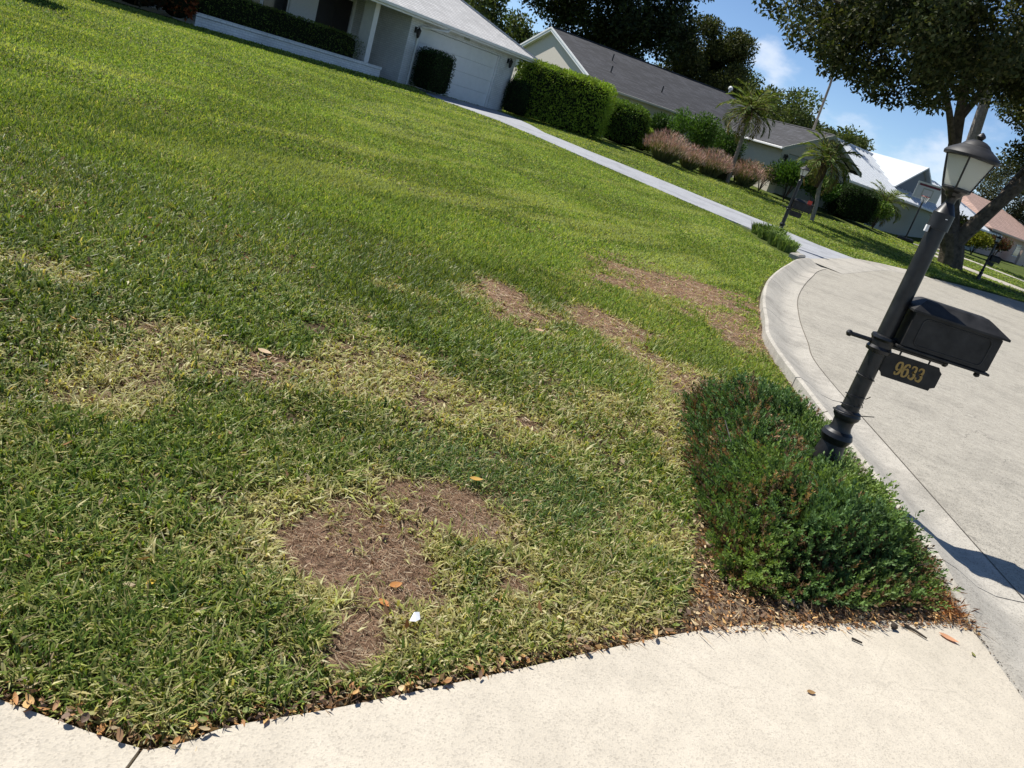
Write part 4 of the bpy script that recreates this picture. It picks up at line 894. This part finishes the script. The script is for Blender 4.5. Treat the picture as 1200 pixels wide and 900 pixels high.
OL = [([(.4, 0, -.2), (.1, 0, .8), (-.35, .0, 1.6)], .62, .50), ([(-.25, 0, 1.3), (-.85, .1, 2.6), (-1.45, .1, 3.8), (-2.0, .1, 5.4), (-2.6, .2, 7.6), (-3.2, .3, 9.6)], .47, .16), ([(.05, -.1, 1.2), (.5, -.4, 2.5), (1.0, -.8, 3.9), (1.75, -1.1, 5.4), (3.4, -1.3, 6.9), (5.5, -1.4, 8.8)], .40, .12),
      ([(-2.0, .1, 5.2), (-3.9, -1.6, 6.9), (-6.2, -3.2, 8.0), (-9.0, -4.6, 8.4), (-11.5, -5.2, 8.5)], .17, .04), ([(-2.3, .1, 6.4), (-1.5, .8, 8.4), (-1.0, 1.4, 10.8)], .2, .05), ([(.8, -.6, 3.4), (1.8, .6, 5.2), (3.5, 1.5, 7.5), (5, 2, 9.5)], .22, .06),
      ([(-2.5, .1, 7.2), (-4.6, .5, 8.7), (-6.5, 1, 10.8)], .15, .04), ([(2.8, -1.2, 6.3), (6.0, -1.8, 7.2), (8.5, -2, 8.0)], .14, .04)]
tree('oak_tree', 'large dark oak with forked leaning trunk beside the curved street', (18.4, 41.3, Tz(18.4, 41.3) - .05), OL, ob, 165000, .215, .118, [(.044, .058, .02), (.058, .07, .025), (.036, .046, .017), (.10, .10, .042)], 'broadleaf trees', .25)
tree('background_trunk_tree', 'pale trunked tree standing close behind the dark oak', (24.0, 55.8, .5), [([(0, 0, -.1), (-.3, 0, 3), (-.9, 0, 6.5), (-1.4, 0, 10)], .5, .3)], cloud_blobs((-1, 0, 11), (3, 3, 2.2), 22, 1.2, 8), 9000, .2, .1, [(.04, .06, .02), (.055, .07, .025)], 'broadleaf trees', 0, 'bark2')
# trees behind the houses
tree('dark_tree', 'very dark broad tree rising behind the charcoal roof', (-1.2, 69.0, .8), [([(0, 0, -.1), (0, 0, 3), (.3, 0, 7)], .5, .3), ([(.2, 0, 5), (2.5, 0, 8), (4, 0, 10)], .25, .08), ([(0, 0, 4.5), (-2.5, 0, 7.5), (-4.5, 0, 9)], .25, .08)],
     cloud_blobs((-.4, 0, 10.6), (6.9, 4.5, 6.6), 150, 1.45, 11, 4.0) + [((-7.4, 0, 9.2), (1.3, 1, .8)), ((-7.9, 0, 10.4), (1, 1, .8)), ((5.0, 0, 9.2), (1.3, 1, .9))], 60000, .30, .17, [(.022, .034, .012), (.03, .044, .015), (.016, .026, .01), (.05, .068, .022)], 'broadleaf trees')
tree('olive_tree', 'olive green rounded tree right of the very dark one', (7.0, 73.0, .8), [([(0, 0, -.1), (0, 0, 2.5), (.2, 0, 5)], .3, .2), ([(.1, 0, 3), (1.4, 0, 5.4), (2.4, 0, 7)], .16, .06), ([(0, 0, 2.6), (-1.2, 0, 5), (-1.8, 0, 7)], .16, .06)],
     cloud_blobs((.1, 0, 7.4), (3.7, 3, 3.6), 75, 1.05, 12, 2.8), 38000, .24, .13, [(.05, .062, .018), (.065, .075, .022), (.04, .05, .016), (.09, .095, .03)], 'broadleaf trees')
FARC = [(.085, .11, .035), (.11, .13, .04), (.065, .09, .03)]
for lab, x, y, w, h, sd in [('low tree showing between the white roof and the charcoal gable', -9.2, 75, 2.6, 6.6, 21), ('feathery tree top behind the upper end of the white hip roof', -10.1, 59, 1.3, 8.2, 22), ('distant leafy tree just left of the tall palm trunk', 15.2, 78, 4.0, 8.6, 23), ('distant leafy tree beside the slim palm crown', 12.4, 80, 3.6, 9.2, 24),
                            ('distant tree just right of the tall palm trunk', 19.0, 80, 3.6, 7.6, 25), ('far low tree at the left end of the white metal roof', 23.0, 83, 3.8, 6.9, 26)]:
    tree('distant_tree', lab, (x, y, .8), [([(0, 0, -.1), (0, 0, h * .45), (.1, 0, h * .7)], .25, .1)], cloud_blobs((0, 0, h * .62), (w, 3, h * .36), 26, 1.3, sd, h * .2), 9000, .32, .17, FARC, 'distant trees')
tree('pine_tree', 'dark olive pine behind the pink roof at the right edge', (46, 92, .9), [([(0, 0, -.1), (0, 0, 6), (0, 0, 11)], .4, .1)], cloud_blobs((0, 0, 6.3), (6.5, 4, 4.2), 46, 1.5, 31, 1.5), 17000, .42, .12, [(.05, .06, .03), (.07, .075, .035), (.04, .05, .026)], 'distant trees')
tree('pine_tree', 'rounder dark tree at the far right beyond the pink house', (58, 92, .9), [([(0, 0, -.1), (0, 0, 6), (0, 0, 10)], .4, .1)], cloud_blobs((0, 0, 6.0), (6, 4, 4.0), 36, 1.5, 32, 1.5), 13000, .4, .14, [(.05, .062, .028), (.06, .07, .03)], 'distant trees')
# planting left of the planter
hedge('croton_shrub', 'red leaved croton at the left end of the planter wall', hl(-9.15, .1), (.9, .9, 1.4), HD, 1500, .13, .07, [(.22, .05, .02), (.30, .09, .03), (.10, .05, .02), (.05, .06, .02)], .8, .25, 'shrub', None, 31, .8)
for s_, lab, c_ in [(-10.3, 'dark bronze shrub in the shade just left of the red croton', [(.05, .035, .018), (.03, .035, .015), (.08, .045, .02)]), (-11.6, 'dark leafy shrub second left of the red croton', [(.03, .045, .015), (.04, .045, .02)]), (-13.0, 'dark leafy shrub at the top edge of the lawn, farthest left in the row', [(.03, .045, .015), (.045, .05, .02)])]:
    hedge('dark_shrub', lab, hl(s_, -.1), (1.5, 1.2, 1.5), HD, 2200, .14, .07, c_, .8, .25, 'shrub', None, int(-s_ * 3), .8)
hedge('corner_bush', 'dark green bush at the top left corner of the lawn', (-11.2, 15.1, .55), (1.6, 1.6, 1.2), 0, 3000, .13, .06, [(.04, .075, .02), (.03, .055, .015)], .85, .25, 'shrub', None, 41, .8)
loose('yellow_shrub', 'yellow green shrub by the far right walkway under the oak', (28.5, 60.5, .68), 1.5, 1.3, 3000, .2, .1, [(.16, .17, .02), (.11, .13, .02), (.2, .2, .03)])
loose('red_shrub', 'dark red leaved shrub beside the far pink house', (33.0, 66.5, .8), 1.5, 1.0, 1800, .2, .1, [(.12, .045, .035), (.09, .05, .035), (.06, .065, .03)])
loose('dark_shrub', 'dark shrub at the white house wall behind the oak trunk', (25.0, 57.2, .6), 2.2, 1.2, 2600, .2, .1, [(.02, .03, .012), (.03, .025, .015)])
hedge('clipped_hedge', 'dark green hedge along the far pink house at the right edge', (39.5, 67.5, .85), (8.5, 1.5, 1.35), R(22), 7000, .14, .08, [(.035, .06, .018), (.028, .05, .015)], .4, .1, seed=14)

# ------------------------------------------------------------------ houses
def boxp(name, mat, parent, *d, b=0): return MB().box(*d, b=b).build(name, M[mat] if isinstance(mat, str) else mat, parent)
def slab(name, mat, parent, pts, th=.10):
    """flat roof plane with thickness below"""
    a_ = [Vector(p) for p in pts]; n = (a_[1] - a_[0]).cross(a_[2] - a_[0]).normalized()
    if n.z < 0: n = -n
    return MB().prism(a_, (0, 0, 0), tuple(-n * th)).build(name, M[mat], parent)
def wall_light(parent, x, y, z):
    w = MB().box(x - .05, x + .05, y - .03, y, z - .12, z + .08).build('wall_lantern', M['black'], parent)
    MB().tube([(x, y - .03, z + .03), (x, y - .14, z + .12), (x, y - .18, z + .06)], .012, 6).build('bracket', M['black'], w)
    MB().lathe([(.03, -.26), (.06, -.2), (.085, 0), (.1, .01), (.03, .08), (.008, .12)], 8, (x, y - .18, z - .02)).build('lamp_body', M['black'], w)
# --- white brick house
h1 = empty('white_brick_house', HO, HD); tag(h1, 'white painted brick house with pale hip roof and garage at the top of the lawn', 'house')
boxp('garage_pier', 'wbrick', h1, 0, .62, 0, .25, -.3, 2.46); boxp('garage_pier', 'wbrick', h1, 5.62, 6.7, 0, .25, -.3, 2.46)
boxp('garage_lintel', 'wbrick', h1, .622, 5.618, .004, .25, 2.16, 2.46)
boxp('side_wall', 'wbrick', h1, 0.002, .25, .252, 3.0, -.3, 2.46); boxp('side_wall', 'wbrick', h1, 6.45, 6.698, .252, 11, -.3, 2.46)
for k in range(4):
    gd = boxp('door_section', 'door_w', h1, .63, 5.61, .13, .18, .01 + k * .537, .54 + k * .537, b=.006)
boxp('door_seal', 'black', h1, .63, 5.61, .12, .19, -.02, .008)
boxp('door_jamb', 'white', h1, 5.56, 5.618, .05, .128, 0, 2.158); boxp('door_jamb', 'white', h1, .622, .68, .05, .128, 0, 2.158)
# entrance front, set back under the eave
for x0, x1 in ((-.12, -.002), (-3.0, -1.78), (-14, -5.25)): boxp('entrance_wall', 'stucco_w', h1, x0, x1, 3.0, 3.2, -.3, 2.46)
boxp('entrance_wall', 'stucco_w', h1, -5.248, -3.002, 3.0, 3.2, -.3, .25)
boxp('entrance_lintel', 'stucco_w', h1, -5.248, -.122, 3.01, 3.19, 2.3, 2.46)
for x0, x1 in ((-1.77, -.96), (-.94, -.13)):
    dd_ = boxp('entrance_door', 'door_d', h1, x0, x1, 3.06, 3.11, .06, 2.28, b=.005)
    MB().tube([(x1 - .08 if x0 < -1.2 else x0 + .08, 3.03, .98), (x1 - .08 if x0 < -1.2 else x0 + .08, 3.03, 1.2)], .012, 6).build('handle', M['gold'], dd_)
for k in range(2):
    wd = boxp('window', 'white', h1, -5.24 + k * 1.12, -4.14 + k * 1.12, 3.05, 3.12, .26, 2.28)
    boxp('pane', 'glass_d', wd, -5.18 + k * 1.12, -4.2 + k * 1.12, 3.035, 3.052, .32, 2.22)
boxp('porch_floor', 'walk', h1, -13, -.004, .9, 3.0, -.3, .05)
boxp('porch_column', 'white', h1, -1.56, -1.34, .3, .85, 0, 2.46)
ez = 2.50; sl = .47
x0, x1, y0, y1 = -14, 7.4, -.62, 11.0; yr = (y0 + y1) / 2; run = yr - y0; zr = ez + sl * run
r1 = slab('roof', 'shingle_w', h1, [(x0, y0, ez), (x1, y0, ez), (x1 - run, yr, zr), (x0 + run, yr, zr)])
slab('roof_hip', 'shingle_w', h1, [(x1, y0, ez), (x1, y1, ez), (x1 - run, yr, zr)]); slab('roof_hip', 'shingle_w', h1, [(x0, y1, ez), (x0, y0, ez), (x0 + run, yr, zr)])
slab('roof', 'shingle_w', h1, [(x1, y1, ez), (x0, y1, ez), (x0 + run, yr, zr), (x1 - run, yr, zr)])
MB().tube([(x1, y0, ez + .02), (x1 - run, yr, zr + .02)], .05, 6).build('hip_cap', M['shingle_w'], h1)
boxp('fascia', 'white', h1, x0, x1 + .02, y0 - .03, y0 - .002, ez - .17, ez + .01); boxp('fascia', 'white', h1, x1 + .002, x1 + .03, y0 - .002, y1, ez - .17, ez + .01)
gt = MB().prism([(x0, y0 - .031, ez - .005), (x0, y0 - .15, ez - .005), (x0, y0 - .13, ez - .09), (x0, y0 - .06, ez - .12), (x0, y0 - .031, ez - .12)], (0, 0, 0), (x1 - x0, 0, 0)).build('gutter', M['white'], h1)
boxp('soffit', 'white', h1, x0, x1, y0, 3.0, ez - .06, ez - .035); boxp('soffit', 'white', h1, 6.72, x1, 3.002, y1, ez - .06, ez - .035)
MB().tube([(1.35, y0 - .09, ez - .1), (1.32, y0 - .05, ez - .22), (.52, -.06, ez - .36), (.47, -.06, ez - .5), (.47, -.06, .05)], .045, 8).build('downspout', M['white'], gt, True)
wall_light(h1, .30, 0, 2.0); wall_light(h1, 6.15, 0, 2.12)
boxp('soffit_vent', 'stucco_g', h1, 3.05, 3.4, -.012, 0.003, 2.27, 2.40)
# planter wall
pw = empty('planter_wall', HO, HD); tag(pw, 'low white painted brick planter wall along the top of the lawn', 'wall')
boxp('wall', 'wbrick', pw, -8.6, -1.18, -.22, .0, -.35, .275); boxp('wall', 'wbrick', pw, -8.6, -8.38, .002, .9, -.35, .275); boxp('wall', 'wbrick', pw, -1.4, -1.18, .002, .9, -.35, .275)
x = -8.62
while x < -1.2:
    boxp('coping_brick', 'wbrick', pw, x, min(x + .40, -1.16), -.245, .02, .285, .385, b=.006); x += .408
boxp('soil', 'soil', pw, -8.37, -1.41, .003, .9, -.3, .22)

# --- charcoal roofed house
NP = (-.74, 44.2); NA = math.atan2(.4985, .867); NZ = .80
h2 = empty('grey_roof_house', (NP[0], NP[1], NZ), NA); tag(h2, 'beige stucco house with charcoal shingle roof beyond the driveway', 'house')
e2 = 2.45; s2 = .343; half = 6.85; zr2 = e2 + s2 * half; X1 = 13.8
slab('roof', 'shingle_g', h2, [(0, 0, e2), (X1 + 3, 0, e2), (X1, half, zr2), (0, half, zr2)]); slab('roof', 'shingle_g', h2, [(X1 + 3, 2 * half, e2), (0, 2 * half, e2), (0, half, zr2), (X1, half, zr2)])
slab('roof_hip', 'shingle_g', h2, [(X1 + 3, 0, e2), (X1 + 3, 2 * half, e2), (X1, half, zr2)])
MB().tube([(-.02, half, zr2 + .01), (X1, half, zr2 + .01)], .06, 6).build('ridge_cap', M['shingle_g'], h2)
# gable end with rake boards
gw = MB().prism([(.24, .5, -.3), (.24, 2 * half - .5, -.3), (.24, 2 * half - .5, e2 + .02), (.24, half, zr2 - .13), (.24, .5, e2 + .02)], (0, 0, 0), (.2, 0, 0)).build('gable_wall', M['stucco'], h2)
for a_, b_ in (((0, -.05), (0, half)), ((0, 2 * half + .05), (0, half))):
    yA, yB = a_[1], b_[1]; zA = e2 - .02
    MB().prism([(-.03, yA, zA - .2), (-.03, yB, zr2 - .2), (-.03, yB, zr2 + .02), (-.03, yA, zA + .02)], (0, 0, 0), (.028, 0, 0)).build('rake_board', M['white'], h2)
    MB().prism([(-.06, yA, zA - .07), (-.06, yB, zr2 - .07), (-.06, yB, zr2 + .035), (-.06, yA, zA + .035)], (0, 0, 0), (.028, 0, 0)).build('rake_trim', M['white'], h2)
    slab('rake_soffit', 'white', h2, [(.0, yA, zA - .11), (.24, yA, zA - .11), (.24, yB, zr2 - .11), (.0, yB, zr2 - .11)], .02)
boxp('long_wall', 'stucco', h2, .441, 16.2, .5, .7, -.3, e2 - .08); boxp('eave_soffit', 'white', h2, .25, 16.4, .02, .499, e2 - .10, e2 - .08)
gt2 = boxp('gutter', 'stucco', h2, -.02, 9.3, -.13, -.012, e2 - .13, e2 - .01, b=.02)
boxp('end_wall', 'stucco', h2, 16.0, 16.2, .71, 13, -.3, e2 - .08)
for x, y in ((2.2, 2.6), (5.6, 2.3), (3.3, 4.8)): MB().tube([(x, y, e2 + s2 * y - .05), (x, y, e2 + s2 * y + .35)], .04, 8).build('vent_pipe', M['black'], h2)
MB().lathe([(.05, 0), (.06, .25), (.14, .28), (.15, .4), (.05, .5)], 12, (X1 - .2, half, zr2)).build('roof_vent', M['white'], h2, True)
# garage wing
wx0, wx1, wy = 9.0, 14.95, -5.1; wr = (wx0 + wx1) / 2; ew = 2.32; sw = .46; zw = ew + sw * (wr - wx0)
slab('wing_roof', 'shingle_g', h2, [(wx0, wy, ew), (wr, wy, zw), (wr, 5.2, zw), (wx0, 1.5, ew)]); slab('wing_roof', 'shingle_g', h2, [(wx1, wy, ew), (wr, wy, zw), (wr, 5.2, zw), (wx1, 1.5, ew)])
MB().tube([(wr, wy, zw + .01), (wr, 4.5, zw + .01)], .05, 6).build('ridge_cap', M['shingle_g'], h2)
MB().prism([(9.45, -4.6, 2.14), (14.5, -4.6, 2.14), (14.5, -4.6, ew), (wr, -4.6, zw - .14), (9.45, -4.6, ew)], (0, 0, 0), (0, .2, 0)).build('wing_gable', M['stucco'], h2)
boxp('wing_pier', 'stucco', h2, 9.45, 9.95, -4.6, -4.4, -.3, 2.139); boxp('wing_pier', 'stucco', h2, 14.0, 14.5, -4.6, -4.4, -.3, 2.139)
boxp('wing_wall', 'stucco', h2, 9.45, 9.65, -4.398, .498, -.3, ew - .02); boxp('wing_wall', 'stucco', h2, 14.3, 14.5, -4.398, .498, -.3, ew - .02)
for k in range(4): boxp('garage_door_section', 'stucco_g', h2, 9.96, 13.99, -4.47, -4.43, .01 + k * .53, .535 + k * .53, b=.006)
for xa, xb in ((wx0 - .03, wr), (wx1 + .03, wr)):
    MB().prism([(xa, wy - .03, ew - .19), (xb, wy - .03, zw - .19), (xb, wy - .03, zw + .02), (xa, wy - .03, ew + .02)], (0, 0, 0), (0, .028, 0)).build('rake_board', M['stucco_g'], h2)
    slab('rake_soffit', 'stucco', h2, [(xa, wy, ew - .10), (xa, -4.6, ew - .10), (xb, -4.6, zw - .10), (xb, wy, zw - .10)], .02)
boxp('wing_gutter', 'white', h2, wx0 - .12, wx0 - .008, wy, -.2, ew - .12, ew - .01, b=.02)
wall_light(h2, 9.7, -4.6, 1.95); wall_light(h2, 14.25, -4.6, 1.95)
# grey utility cabinet
tag(boxp('utility_cabinet', 'stucco_g', None, 2.0, 2.7, 43.35, 43.85, .75, 2.0, b=.02), 'grey utility cabinet between the shrubs at the grey wall', 'cabinet')

# --- white metal roofed house
WA = (15.77, 50.83); WAN = math.atan2(.744, .668); WZ = .40
h3 = empty('metal_roof_house', (WA[0], WA[1], WZ), WAN); tag(h3, 'low house with white standing seam metal roof behind the basketball hoop', 'house')
e3 = 2.35; s3 = .45; hf = 5.3; zr3 = e3 + s3 * hf; XA, XB = -1.2, 31.0
def roof_panels(pts_lo, pts_hi, n, parent):
    for k in range(n):
        t0, t1 = k / n, (k + 1) / n; a0, a1 = Vector(pts_lo[0]).lerp(Vector(pts_lo[1]), t0), Vector(pts_lo[0]).lerp(Vector(pts_lo[1]), t1); b0, b1 = Vector(pts_hi[0]).lerp(Vector(pts_hi[1]), t0), Vector(pts_hi[0]).lerp(Vector(pts_hi[1]), t1)
        slab('roof_panel', 'metal_w', parent, [a0, a1, b1, b0], .06)
        d_ = (b0 - a0); up_ = Vector((0, 0, .05)); sd_ = (a1 - a0).normalized() * .03
        MB().add([a0 - sd_, a0 + sd_, b0 + sd_, b0 - sd_, a0 + up_, b0 + up_], [(0, 3, 5, 4), (1, 4, 5, 2), (0, 4, 1), (3, 2, 5)]).build('roof_seam', M['metal_w'], parent)
npan = 44
for k in range(npan):
    xa, xb = XA + (XB - XA) * k / npan, XA + (XB - XA) * (k + 1) / npan
    ya, yb = min(hf, XB - xa, xa - XA), min(hf, XB - xb, xb - XA); ya, yb = max(ya, .05), max(yb, .02)
    slab('roof_panel', 'metal_w', h3, [(xa, 0, e3), (xb, 0, e3), (xb, yb, e3 + s3 * yb), (xa, ya, e3 + s3 * ya)], .06)
    MB().add([(xa - .04, 0, e3), (xa + .04, 0, e3), (xa + .04, ya, e3 + s3 * ya), (xa - .04, ya, e3 + s3 * ya), (xa, 0, e3 + .07), (xa, ya, e3 + s3 * ya + .07)], [(0, 3, 5, 4), (1, 4, 5, 2), (0, 4, 1), (3, 2, 5)]).build('roof_seam', M['metal_w'], h3)
slab('roof_hip', 'metal_w', h3, [(XB, 0, e3), (XB, 2 * hf, e3), (XB - hf, hf, zr3)], .06); slab('roof_back', 'metal_w', h3, [(XB, 2 * hf, e3), (XA, 2 * hf, e3), (XA + hf, hf, zr3), (XB - hf, hf, zr3)], .06); slab('roof_hip', 'metal_w', h3, [(XA, 2 * hf, e3), (XA, 0, e3), (XA + hf, hf, zr3)], .06)
MB().tube([(XA, 0, e3 + .03), (XA + hf, hf, zr3 + .03), (XB - hf, hf, zr3 + .03), (XB, 0, e3 + .03)], .10, 6).build('ridge_cap', M['metal_w'], h3)
boxp('wall', 'stucco_g', h3, XA + .5, XB - .5, .5, .7, -.4, e3 - .06); boxp('end_wall', 'stucco_g', h3, XA + .5, XA + .7, .702, 10, -.4, e3 - .06); boxp('end_wall', 'stucco_g', h3, XB - .7, XB - .5, .702, 10, -.4, e3 - .06)
boxp('soffit', 'stucco_w', h3, XA, XB, .02, .498, e3 - .10, e3 - .065); boxp('gutter', 'white', h3, XA, XB, -.14, -.01, e3 - .16, e3 - .01, b=.02)
for x in (2.0, 22.5):
    wd = boxp('window', 'white', h3, x, x + 1.4, .46, .498, .8, 1.9); boxp('pane', 'glass_d', wd, x + .06, x + 1.34, .44, .462, .86, 1.84)
# cross gable on the front slope
gx0, gx1, gy = 8.4, 16.4, 1.5; gxm = 12.5; gz0 = e3 + s3 * gy - .02; gzt = 4.95
MB().prism([(gx0 + .4, gy, gz0), (gx1 - .4, gy, gz0), (gxm, gy, gzt - .18)], (0, 0, 0), (0, .15, 0)).build('gable_face', plain('gable_shade_grey', (.20, .21, .23), .8, .05), h3)  # shade on the gable wall put into a darker grey base colour
yb = (gzt - e3) / s3
slab('gable_roof', 'metal_w', h3, [(gx0, gy - .3, gz0), (gxm, gy - .3, gzt), (gxm, yb, gzt), (gx0, gy + .1, gz0)], .06); slab('gable_roof', 'metal_w', h3, [(gx1, gy - .3, gz0), (gxm, gy - .3, gzt), (gxm, yb, gzt), (gx1, gy + .1, gz0)], .06)
for xa in (gx0, gx1): MB().prism([(xa, gy - .34, gz0 - .1), (gxm, gy - .34, gzt - .1), (gxm, gy - .34, gzt + .03), (xa, gy - .34, gz0 + .03)], (0, 0, 0), (0, .03, 0)).build('rake_trim', M['white'], h3)

# --- pink house
h4 = empty('pink_house', (35.5, 72.5, .85), R(47)); tag(h4, 'pink stucco house with terracotta tile roof at the far right', 'house')
e4 = 2.2; hw = 6.5; zr4 = e4 + .42 * hw; L4 = 22
slab('roof', 'tile_p', h4, [(-2, 0, e4), (L4, 0, e4), (L4 - hw, hw, zr4), (-2 + hw, hw, zr4)]); slab('roof', 'tile_p', h4, [(L4, 2 * hw, e4), (-2, 2 * hw, e4), (-2 + hw, hw, zr4), (L4 - hw, hw, zr4)])
slab('roof_hip', 'tile_p', h4, [(-2, 2 * hw, e4), (-2, 0, e4), (-2 + hw, hw, zr4)]); slab('roof_hip', 'tile_p', h4, [(L4, 0, e4), (L4, 2 * hw, e4), (L4 - hw, hw, zr4)])
boxp('wall', 'stucco_p', h4, -1.4, L4 - .6, .6, .8, -.6, e4 - .08); boxp('end_wall', 'stucco_p', h4, -1.4, -1.2, .802, 12, -.6, e4 - .08)
boxp('fascia', 'stucco_p', h4, -2, L4, -.03, -.004, e4 - .16, e4)
for x in (3, 8, 13):
    wd = boxp('window', 'white', h4, x, x + 1.6, .55, .598, .6, 1.7); boxp('pane', 'glass_d', wd, x + .07, x + 1.53, .53, .552, .67, 1.63)
boxp('entry_wall', 'stucco_p', h4, 4.9, 7.4, -1.0, -.8, -.6, 1.3)

# ------------------------------------------------------------------ basketball hoop
bh = empty('basketball_hoop', (20.3, 51.8, Tz(20.3, 51.8)), R(-18)); tag(bh, 'portable basketball hoop on black pole before the white roofed house', 'basketball hoop')
MB().box(-.45, .45, -.9, .5, 0, .22, .05).build('base', M['black'], bh)
MB().tube([(0, -.1, .2), (0, 0, 3.0)], .05, 8).build('pole', M['black'], bh); MB().tube([(0, .45, .2), (0, .02, 1.4)], .025, 6).build('brace', M['black'], bh)
bb = MB().box(-.68, .68, -.42, -.39, 2.62, 3.52).build('backboard', plain('pale_acrylic', (.62, .63, .64), .3, .03), bh)
for d_ in ((-.72, .72, 3.50, 3.56), (-.72, .72, 2.58, 2.64), (-.72, -.66, 2.641, 3.499), (.66, .72, 2.641, 3.499)): MB().box(d_[0], d_[1], -.44, -.37, d_[2], d_[3]).build('frame_bar', M['white'], bb)
for d_ in ((-.3, .3, 3.18, 3.24), (-.3, .3, 2.78, 2.83), (-.3, -.25, 2.831, 3.179), (.25, .3, 2.831, 3.179), (-.6, .6, 3.34, 3.46)): MB().box(d_[0], d_[1], -.428, -.42, d_[2], d_[3]).build('print_mark', M['stucco_g'] if d_[2] < 3.3 else plain('maroon_print', (.16, .03, .05), .5, .05), bb)
for z in (2.75, 3.25): MB().tube([(0, 0, z - .3), (0, -.38, z)], .025, 6).build('arm', M['black'], bh)
rim = MB().tube([(.23 * math.cos(w), -.66 + .23 * math.sin(w), 2.78) for w in np.linspace(0, 2 * math.pi, 20)], .012, 5, False).build('rim', M['red'], bh)
nb = MB()
for k in range(12):
    w = k * math.pi / 6; nb.tube([(.22 * math.cos(w), -.66 + .22 * math.sin(w), 2.77), (.14 * math.cos(w + .3), -.66 + .14 * math.sin(w + .3), 2.42)], .006, 4)
    nb.tube([(.22 * math.cos(w), -.66 + .22 * math.sin(w), 2.77), (.14 * math.cos(w - .3), -.66 + .14 * math.sin(w - .3), 2.42)], .006, 4)
nb.build('net', M['white'], rim)
# pale end block where the curb stops at the painted driveway
tag(MB().box(-.35, .35, -.11, .11, -.05, .14, .03).build('curb_block', M['gutter']), 'short pale concrete block closing the curb at the painted driveway', 'curb block')
bpy.data.objects['curb_block'].location = (5.45, 19.35, 0); bpy.data.objects['curb_block'].rotation_euler = (0, 0, R(62))
